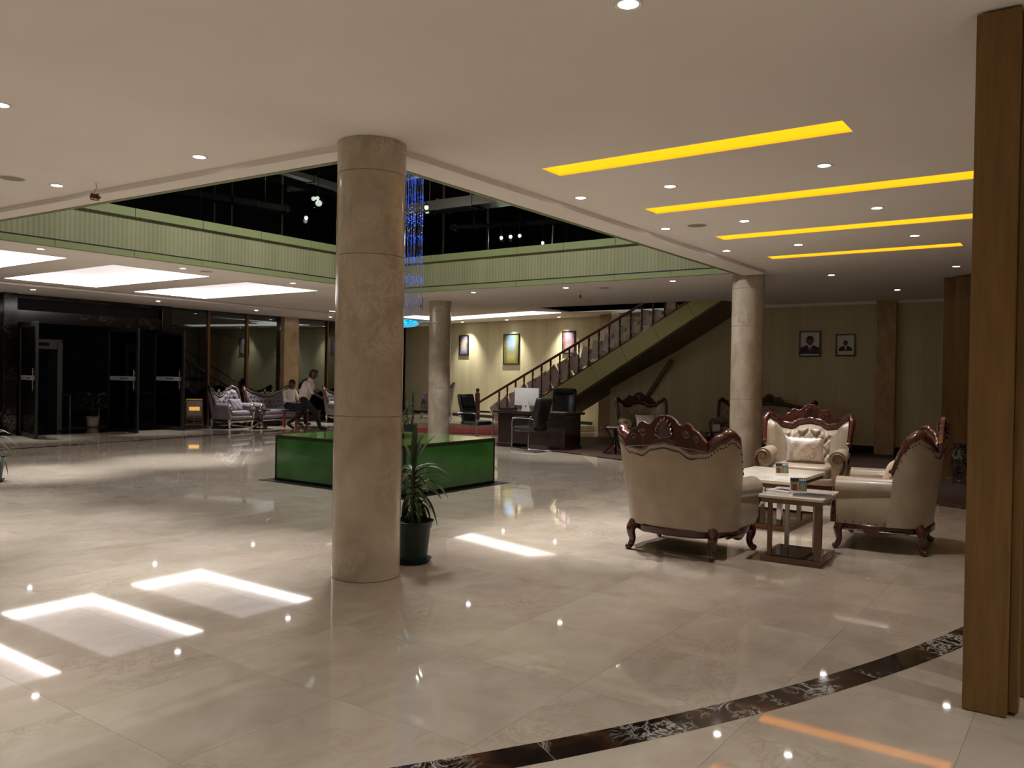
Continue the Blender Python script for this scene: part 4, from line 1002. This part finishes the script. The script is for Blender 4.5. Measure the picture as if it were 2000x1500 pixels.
# ================================================================== PLANTS
def leaf_mesh(L_, w_, droop, nm):
    b = MB(); n = 8; o = []
    for k in range(n+1):
        t = k/n; x = L_*(t-.18*droop*t*t); z = L_*(.75*t*(1-droop*.5)-droop*.95*t*t); ww = w_*(.35+1.6*t)*(1-t)**.75 if t < 1 else 0
        ww = max(ww, .001); o.append((x, ww, z))
    vs = []
    for x, ww, z in o: vs += [(x, -ww, z+ww*.35), (x, 0, z), (x, ww, z+ww*.35)]
    fs = []
    for k in range(n):
        for j in (0, 1): fs.append((3*k+j, 3*k+j+1, 3*k+3+j+1, 3*k+3+j))
    me = b.add(vs, fs).mesh('leaf_'+nm, True, 80); me.materials.append(MATS['leaf']); return me
LFM = [leaf_mesh(.34, .034, .35, 'upright'), leaf_mesh(.34, .036, .9, 'arching'), leaf_mesh(.30, .036, 1.25, 'drooping'), leaf_mesh(.12, .028, .6, 'small')]
def pot(t, r, h, m='pot_green', saucer=True):
    MB().lathe([(r*.62, .012), (r*.70, .02), (r*.86, h*.82), (r*.90, h*.82), (r*.98, h*.97), (r*1.04, h), (r*.96, h+.004), (r*.92, h-.02)], 28, close=False).build('pot', m, t)
    MB().lathe([(.001, h-.03), (r*.9, h-.025)], 24, close=False).build('soil', 'soil', t)
    if saucer: MB().lathe([(.001, .001), (r*.78, .001), (r*.92, .03), (r*.96, .034), (r*.90, .032), (r*.72, .012), (.001, .012)], 28, close=False).build('saucer', m, t)
def dracaena(label, loc, r, h, H_, n, seed, stalks=1, shy=None):
    rnd = random.Random(seed); t = thing('potted_dracaena', label, 'plant', loc, 0)
    pot(t, r, h)
    for s_ in range(stalks):
        bx_, by2 = (0, 0) if stalks == 1 else (.07*cos(s_*2.4), .07*sin(s_*2.4)); hs = H_*(1-.22*s_)
        MB().tube([(bx_, by2, h-.04), (bx_*1.1, by2, (h+hs)/2), (bx_*1.3, by2*1.3, hs-.12)], [.022, .018, .010], 8).build('stem', 'stem', t)
        for k in range(n//stalks):
            f = k/(n//stalks-1); z = lerp(h+.05, hs-.14, f**.9); a = k*2.399+rnd.uniform(-.2, .2)
            me = LFM[0] if f > .86 else (LFM[1] if f > .45 else (LFM[2] if rnd.random() < .6 else LFM[1]))
            o = link('leaf', me, t, loc=(bx_*1.2, by2*1.2, z)); tilt = lerp(.25, -1.0, f**1.6)+rnd.uniform(-.15, .15)
            o.rotation_euler = (0, tilt, a); q = rnd.uniform(.75, 1.1)
            if shy is not None and cos(a-shy) > -.05: q *= lerp(.62, .30, max(0, cos(a-shy)))
            o.scale = (q, q, q)
    return t
dracaena('leafy dracaena in a dark green pot beside the front marble column', (4.87, 4.44, 0), .165, .335, .90, 74, 3, shy=pi)
dracaena('dracaena in a dark green pot beside the far marble column', (14.1, 12.98, 0), .17, .33, .95, 34, 5, 2, shy=-1.0)
p = at(-17, 941); dracaena('dracaena in a dark green pot standing alone towards the entrance', (p.x, p.y, 0), .165, .32, .80, 30, 9)
t = thing('potted_shrub', 'round leafy shrub in a pale pot outside the entrance doors', 'plant', (11.1, 21.5, -.02)); pot(t, .19, .27, 'pot_white', False)
rnd = random.Random(4)
MB().tube([(0, 0, .23), (.01, 0, .5), (0, .01, .75)], [.02, .015, .008], 6).build('stem', 'stem', t)
for k in range(110):
    a, b_, c_ = rnd.gauss(0, 1), rnd.gauss(0, 1), rnd.gauss(0, 1); q = rnd.uniform(.55, 1)/sqrt(a*a+b_*b_+c_*c_)
    o = link('leaf', LFM[3], t, loc=(a*q*.36, b_*q*.36, .62+c_*q*.32)); o.rotation_euler = (rnd.uniform(-.6, .6), rnd.uniform(-.9, .7), atan2(b_, a)); o.scale = (1.3,)*3

# ================================================================== PEOPLE
def remeshed(caps, vox, smooth=6):
    b = MB()
    for p0, p1, r0, r1 in caps:
        p0, p1 = Vector(p0), Vector(p1)
        n = 4; b.tube([lerp(p0, p1, k/n) for k in range(n+1)], [lerp(r0, r1, k/n) for k in range(n+1)], 14); b.ball(p0, r0*.995, 12); b.ball(p1, r1*.995, 12)
    me = b.mesh('caps', weld=False); o = bpy.data.objects.new('caps', me); COL.objects.link(o)
    m_ = o.modifiers.new('r', 'REMESH'); m_.mode = 'VOXEL'; m_.voxel_size = vox
    m2 = o.modifiers.new('s', 'SMOOTH'); m2.iterations = smooth; m2.factor = .5
    bpy.context.view_layer.update()
    out = bpy.data.meshes.new_from_object(o.evaluated_get(bpy.context.evaluated_depsgraph_get()))
    bpy.data.objects.remove(o); bpy.data.meshes.remove(me); out.shade_smooth(); return out
def hand(w_, d, side, s=1.):
    w_ = Vector(w_); d = Vector(d).normalized(); up = Vector((0, 0, 1)); lat = d.cross(up).normalized(); dn = lat.cross(d)
    caps = [(w_, w_+d*.085*s, .026*s, .034*s)]
    for k, (off, ln) in enumerate(((-.027, .066), (-.009, .076), (.009, .072), (.026, .056))):
        a = w_+d*.08*s+lat*off*s; m_ = a+d*ln*.55*s-dn*-.004; e = m_+d*ln*.35*s+dn*-.022*s
        caps += [(a, m_, .0095*s, .009*s), (m_, e, .009*s, .0075*s)]
    a = w_+d*.025*s+lat*.025*side*s; m_ = a+(d*.6+lat*.8*side)*.04*s; caps += [(a, m_, .012*s, .0105*s), (m_, m_+d*.03*s, .0105*s, .0085*s)]
    return caps
def person(label, loc, rz, J, sk=1.0):
    t = thing('person', label, 'person', loc, rz); V_ = {k: Vector(v) for k, v in J.items() if k != 'sleeve'}
    hd, nk, ch_, pv = V_['head'], V_['neck'], V_['chest'], V_['pelvis']; f = V_['face'].normalized(); lat = Vector((0, 1, 0)); upv = (hd-nk).normalized()
    caps = [(pv, ch_, .135, .15), (ch_, nk, .13, .055), (nk, hd-upv*.06, .052, .05), (hd+upv*.03, hd+upv*.035-f*.015, .092, .098), (hd-upv*.05+f*.02, hd+f*.03, .066, .075), (hd-upv*.088+f*.055, hd-upv*.085+f*.06, .034, .032),
            (hd+f*.098+upv*.015, hd+f*.115-upv*.022, .010, .016)]
    for sg in (-1, 1):
        caps += [(hd+lat*sg*.092, hd+lat*sg*.094-upv*.025, .016, .012), (hd+f*.082+lat*sg*.036+upv*.012, hd+f*.083+lat*sg*.034+upv*.012, .014, .013)]
    caps += [(hd+f*.09-upv*.056-lat*.018, hd+f*.09-upv*.056+lat*.018, .011, .011)]
    arms, legs, feet = [], [], []
    for s_, sg in (('l', 1), ('r', -1)):
        sh, el, wr, hp, kn, an = (V_[q+s_] for q in ('sh', 'el', 'wr', 'hp', 'kn', 'an'))
        arms += [(ch_+lat*sg*.05+Vector((0, 0, .06)), sh, .10, .062), (sh, el, .056, .044)]
        caps += [(ch_, sh, .10, .06), (sh, el, .050, .040), (el, wr, .040, .026)]+hand(wr, V_['hd'+s_], sg)
        legs += [(pv+lat*sg*.04, hp, .125, .115), (hp, kn, .10, .068), (kn, an, .064, .052)]
        caps += [(pv, hp, .12, .10), (hp, kn, .088, .058), (kn, an, .056, .036)]
        fd = V_['ft'+s_]; feet += [(an-Vector((0, 0, .03)), an+fd*.05-Vector((0, 0, .045)), .046, .042), (an+fd*.03-Vector((0, 0, .05)), an+fd*.17-Vector((0, 0, .058)), .042, .034)]
        caps += [(an, an+fd*.12-Vector((0, 0, .045)), .036, .03)]
    me = remeshed(caps, .009, 3); me.materials.append(MATS['skin']); body = link('body', me, t)
    me = remeshed([(pv+Vector((0, 0, .03)), ch_, .155, .168), (ch_, nk-(nk-ch_)*.12, .155, .075)]+arms+[(V_['el'+q], lerp(V_['el'+q], V_['wr'+q], J.get('sleeve', .1)), .050, .044) for q in 'lr'], .014, 5); me.materials.append(MATS['white_shirt']); link('shirt', me, t)
    me = remeshed(legs, .014, 5); me.materials.append(MATS['dark_trousers']); link('trousers', me, t)
    for k in (0, 2):
        me = remeshed(feet[k:k+2], .009, 3); me.materials.append(MATS['shoe_black']); link('shoe', me, t)
    me = remeshed([(hd+upv*.062-f*.02, hd+upv*.05-f*.035, .088, .092), (hd+upv*.03-f*.05, hd-upv*.03-f*.055, .070, .056), (hd+upv*.085+f*.03, hd+upv*.085-f*.02, .055, .06)], .01, 4); me.materials.append(MATS['hair']); link('hair', me, t)
    for sg in (-1, 1):
        MB().ball(hd+f*.091+lat*sg*.034+upv*.012, .0085, 8).build('eye', 'print_black', t)
    return t
person('man in a white shirt sitting on the grey sofa, looking down at his hands', (15.34, 18.72, .0), radians(-88), dict(
    pelvis=(-.05, 0, .55), chest=(-.10, 0, .86), neck=(-.04, 0, 1.02), head=(.03, 0, 1.15), face=(.85, 0, -.5), shl=(-.08, .19, .96), shr=(-.08, -.19, .96), ell=(.04, .26, .70), elr=(.04, -.26, .70), wrl=(.25, .07, .70), wrr=(.25, -.07, .68),
    hdl=(.9, -.35, 0), hdr=(.9, .35, 0), hpl=(-.02, .10, .54), hpr=(-.02, -.10, .54), knl=(.43, .13, .56), knr=(.43, -.13, .56), anl=(.45, .13, .11), anr=(.45, -.13, .11), ftl=(1, .1, 0), ftr=(1, -.1, 0), sleeve=.95))
person('person in a pale shirt and dark trousers walking past the low red-legged table', (14.35, 17.0, 0), atan2(-.81, .58)+.15, dict(
    pelvis=(0, 0, .80), chest=(.10, 0, 1.14), neck=(.17, 0, 1.32), head=(.24, 0, 1.45), face=(1, 0, -.2), shl=(.11, .19, 1.25), shr=(.11, -.19, 1.25), ell=(-.12, .24, 1.02), elr=(.22, -.24, .98), wrl=(-.10, .25, .78), wrr=(.42, -.18, .88),
    hdl=(.2, 0, -1), hdr=(.7, .1, -.5), hpl=(0, .09, .78), hpr=(0, -.09, .78), knl=(-.06, .09, .42), knr=(.30, -.09, .46), anl=(-.40, .09, .17), anr=(.42, -.09, .10), ftl=(.75, 0, -.45), ftr=(1, 0, 0), sleeve=.15))

# ================================================================== CHANDELIER AND UPPER HALL
t = thing('fibre_chandelier', 'hanging light of blue glowing fibre strands above the green display box', 'chandelier', (8.265, 8.07, 2.17))
z0 = 2.17; rnd = random.Random(12)
MB().lathe([(.001, 7.40-z0), (.55, 7.40-z0), (.56, 7.49-z0), (.001, 7.49-z0)], 32, close=False).build('ceiling_plate', 'steel', t)
ld = bpy.data.lights.new('added_fill_light', 'AREA'); ld.shape = 'DISK'; ld.size = 1.0; ld.energy = 270; ld.color = (1, .97, .97)  # fill light added here to brighten the atrium floor, not a seen fixture
lo = bpy.data.objects.new('added_fill_light', ld); COL.objects.link(lo); lo.parent = t; lo.location = (0, 0, 7.39-z0)
pts = []
for ring, n in ((.47, 40), (.36, 30), (.24, 20), (.10, 8)):
    for k in range(n): a = 2*pi*k/n+ring; pts.append((ring*cos(a), ring*sin(a)))
b = MB()
for x, y in pts: b.tube([(x, y, .06), (x, y, 7.4-z0)], .0016, 3, caps=False)
b.build('fibre_strands', 'fibre', t, smooth=False, weld=False)['kind'] = 'stuff'
bb, wb = MB(), MB()
def octa(b, c, r): b.add([(c[0]+r, c[1], c[2]), (c[0]-r, c[1], c[2]), (c[0], c[1]+r, c[2]), (c[0], c[1]-r, c[2]), (c[0], c[1], c[2]+r*1.6), (c[0], c[1], c[2]-r*1.6)], [(0, 2, 4), (2, 1, 4), (1, 3, 4), (3, 0, 4), (2, 0, 5), (1, 2, 5), (3, 1, 5), (0, 3, 5)])
for zc, n in ((6.6, 3), (6.2, 3), (5.8, 3), (5.4, 3), (5.0, 4), (4.62, 4), (4.24, 6), (3.96, 6), (3.66, 6), (3.39, 6), (3.11, 5), (2.82, 4), (2.50, 1)):
    for x, y in pts:
        for k in range(n): octa(bb, (x, y, zc-z0+rnd.gauss(0, .035)), .0042)
for zc in (3.79, 3.74, 3.68, 3.58, 3.46):
    for x, y in pts:
        if rnd.random() < .55: octa(wb, (x, y, zc-z0+rnd.uniform(-.006, .006)), .0045)
bb.build('blue_beads', 'blue_bead', t, smooth=False, weld=False)['kind'] = 'stuff'; wb.build('clear_beads', 'white_bead', t, smooth=False, weld=False)['kind'] = 'stuff'
MB().lathe([(.001, .005), (.38, .0), (.44, .03), (.41, .075), (.001, .08)], 36, close=False).build('glowing_disc', 'cyan_disc', t)
MB().tube([(.45, 0, .055), (.6, -.05, .05), (.72, -.08, .052)], [.018, .012, .004], 6).build('disc_arm', 'steel', t).rotation_euler.z = radians(-54)
def upper_pt(x, y, z): return at(x, y, z)
def long_box(name, label, a, b_, w_, h_, m, group):
    c = (a+b_)/2; d = b_-a; t = thing(name, label, 'duct', c, atan2(d.y, d.x), group)
    MB().box((0, 0, 0), (d.length, w_, h_)).build('duct_body', m, t, smooth=False)
    for k in range(int(d.length)+1): MB().box((-d.length/2+.1+k*(d.length-.2)/max(1, int(d.length)), 0, 0), (.04, w_+.05, h_+.05)).build('flange', m, t, smooth=False)
    for k in (-.3, .3): MB().cyl((k*d.length, 0, h_/2), (k*d.length, 0, 7.5-c.z), .012, 5).build('hanger_rod', 'duct_metal', t)
long_box('air_duct', 'grey square air duct beside the blue chandelier strands', upper_pt(780, 350, 5.6), upper_pt(990, 296, 5.6), .16, .10, 'duct_metal', None)
long_box('air_duct', 'grey air duct running above the clear globe lamp', upper_pt(540, 330, 5.9), upper_pt(720, 385, 5.9), .22, .12, 'duct_metal', None)
long_box('air_duct', 'broad silver air duct hung before the small pendant lamps', upper_pt(800, 412, 5.4), upper_pt(1010, 385, 5.4), .5, .22, 'duct_metal', None)
long_box('air_duct', 'thin dark pipe duct at the back of the upper hall', upper_pt(880, 445, 5.0), upper_pt(1120, 432, 5.0), .12, .10, 'upper_dark', None)
long_box('air_duct', 'grey flat duct over the entrance side of the upper hall', upper_pt(330, 372, 5.4), upper_pt(560, 410, 5.4), .3, .14, 'upper_dark', None)
for x, y in ((979, 464), (997, 462), (1015, 460), (1060, 474), (833, 405), (598, 425)):
    p = upper_pt(x, y, 5.1); t = thing('pendant_lamp', 'small round pendant lamp in the dark upper hall', 'lamp', p, 0, 'pendant lamps in the upper hall')
    MB().ball((0, 0, 0), .045, 10).build('bulb', 'globe_white', t); MB().cyl((0, 0, .04), (0, 0, 7.5-p.z), .006, 5).build('cord', 'dark_plastic', t); MB().lathe([(.02, .035), (.03, .03), (.02, .08)], 8).build('socket', 'dark_plastic', t)
    ld = bpy.data.lights.new('pendant_glow', 'POINT'); ld.energy = 14; ld.shadow_soft_size = .05; ld.color = (1, .95, .85); lo = bpy.data.objects.new('pendant_glow', ld); COL.objects.link(lo); lo.parent = t; lo.location = (0, 0, -.08)
p = upper_pt(621, 394, 5.2); t = thing('globe_lamp', 'large clear globe lamp with bright bulbs hanging in the upper hall', 'lamp', p)
MB().ball((0, 0, 0), .15, 20).build('globe', 'globe_glass', t)
for a, b_, r in ((-.6, .3, .05), (.5, -.5, .07), (.2, .4, .045)):
    MB().ball(Vector((-FW.x*.13, -FW.y*.13, 0))+RT*(a*.1)+Vector((0, 0, b_*.12)), r, 10).build('bulb', 'globe_white', t)
MB().cyl((0, 0, .14), (0, 0, 7.5-p.z), .008, 6).build('cord', 'dark_plastic', t)
for x, y0 in ((418, 445), (452, 450), (865, 470), (952, 466), (550, 470), (1080, 470)):
    p = CAM+ray(x, y0)*20.5
    t = thing('steel_post', 'slim steel post standing in the dark upper hall', 'post', (p.x, p.y, 3.8), 0, 'steel posts in the upper hall')
    MB().cyl((0, 0, .01), (0, 0, 3.69), .03, 8).build('tube', 'duct_metal', t); MB().box((0, 0, .005), (.14, .14, .01)).build('foot_plate', 'duct_metal', t, smooth=False)

# ================================================================== LOOSE CEILING WIRES
def dangling(label, px_, py_, drop, kind):
    p = at(px_, py_, H); t = thing('hanging_wire', label, 'wire', (p.x, p.y, H))
    MB().tube(bez([(0, 0, 0), (.01, .006, -drop*.4), (-.006, .012, -drop*.75), (0, .015, -drop)], 4), .003, 5).build('cord', 'speaker_grille', t)
    rnd = random.Random(int(px_)); 
    if kind == 'bundle':
        for k in range(7):
            q = [(rnd.uniform(-.04, .04), rnd.uniform(-.04, .05), -drop+rnd.uniform(-.05, .01)) for _ in range(5)]; q[0] = (0, .015, -drop)
            MB().tube(bez(q, 4), .005, 5).build('wire', 'wire_red', t)
    else:
        MB().rbox((0, .015, -drop-.03), (.03, .03, .06), .008, 3).build('sensor', 'dark_plastic', t, ang=180)
        if kind == 'hook': MB().tube(bez([(0, .015, -drop-.05), (.05, .02, -drop-.09), (.08, .03, -drop-.05), (.08, .03, -drop+.1), (.07, .02, 0)], 5), .006, 5).build('loop', 'dark_plastic', t)
dangling('tangle of red wires hanging from the ceiling by the atrium border', 187, 357, .11, 'bundle')
dangling('small dark sensor hanging from the ceiling before the staircase', 1135, 566, .10, 'sensor')
dangling('dark wire loop hanging from the ceiling behind the chandelier disc', 823, 581, .16, 'hook')

# ================================================================== ENTRANCE THINGS
t = thing('metal_detector', 'grey walk-through metal detector arch just outside the doors', 'security gate', (9.24, 20.45, -.02))
for s_ in (-1, 1):
    MB().box((s_*.40, 0, 1.06), (.12, .50, 2.12)).build('side_panel', 'grey_plastic', t, smooth=False, bevel=.015)
    MB().box((s_*.40, 0, .02), (.16, .54, .04)).build('foot', 'dark_plastic', t, smooth=False)
MB().box((0, 0, 2.09), (.92, .44, .24)).build('header', 'grey_plastic', t, smooth=False, bevel=.015)
MB().box((0, -.222, 2.09), (.30, .006, .08)).build('display', 'black_glass', t, smooth=False)
def railing(label, a, b_, h_=.86, mid=True, n=2):
    d = Vector(b_)-Vector(a); t = thing('steel_railing', label, 'railing', (a[0], a[1], -.02), atan2(d.y, d.x)); L_ = d.length
    MB().cyl((0, 0, h_), (L_, 0, h_), .022, 8).build('top_rail', 'steel', t)
    if mid: MB().cyl((0, 0, h_-.2), (L_, 0, h_-.2), .016, 8).build('mid_rail', 'steel', t)
    for k in range(n): MB().cyl((L_*k/(n-1), 0, 0), (L_*k/(n-1), 0, h_), .022, 8).lathe([(.05, 0), (.05, .01), (.022, .015)], 10, (L_*k/(n-1), 0, 0)).build('post', 'steel', t)
railing('short steel railing hoop beside the metal detector arch', (9.9, 20.75), (10.22, 20.9), .86, False)
railing('long steel railing with two bars outside behind the open doors', (11.45, 21.85), (13.0, 21.8), .86, True, 3)
railing('steel railing seen through the glass beside the grey armchair', (13.2, 21.7), (15.4, 21.7), .80, True, 3)
t = thing('shoe_polisher', 'gold framed brown shoe polishing machine beside the glass front', 'shoe polisher', (12.72, 19.42, 0), radians(-122))
MB().box((0, 0, .05), (.34, .48, .10)).build('base', 'black_glass', t, smooth=False, bevel=.01)
b = MB(); b.prism([(-.13, .10), (.10, .10), (.10, .32), (.02, .72), (-.13, .72)], -.19, .19, 'xz'); b.build('body', 'bronze_wood', t, smooth=False, bevel=.01)
for s_ in (-1, 1): MB().tube([(.12, s_*.205, .10), (.12, s_*.205, .32), (.035, s_*.205, .745), (-.13, s_*.205, .745), (-.13, s_*.205, .10)], .014, 8).build('gold_frame', 'brass', t)
MB().cyl((.035, -.205, .745), (.035, .205, .745), .014, 8).build('gold_bar', 'brass', t)
MB().box((.075, 0, .50), (.006, .26, .10), R=Matrix.Rotation(-.2, 3, 'Y')).build('name_plate', 'brass', t, smooth=False)
for y in (-.1, .1): MB().lathe([(.02, -.08), (.05, -.07), (.05, .07), (.02, .08)], 12).build('brush_roller', 'dark_plastic', t).matrix_local = Matrix.Translation((.13, y, .20)) @ Matrix.Rotation(pi/2, 4, 'X')
p = CAM+ray(308, 772)*24; t = thing('signal_lamp', 'small red lamp on a dark bollard out in the night', 'lamp', (p.x, p.y, -.02))
MB().cyl((0, 0, 0), (0, 0, p.z-.03), .06, 10).build('bollard', 'dark_plastic', t); MB().ball((0, 0, p.z+.02), .05, 10).build('red_lens', 'red_lamp', t)
p = at(1874, 942); t = thing('painted_vase', 'tall dark painted floor vase beside the oak fins', 'vase', (p.x-.02, p.y, 0))
MB().lathe([(.07, 0), (.10, .01), (.10, .03), (.085, .05), (.10, .15), (.125, .30), (.12, .40), (.09, .48), (.075, .52), (.085, .56), (.10, .60), (.085, .60), (.06, .53)], 24, close=False).build('body', 'vase_glaze', t)
for s_ in (-1, 1): MB().tube(bez([(0, s_*.085, .50), (0, s_*.14, .50), (0, s_*.15, .42), (0, s_*.118, .36)], 5), .010, 6).build('handle', 'vase_glaze', t)
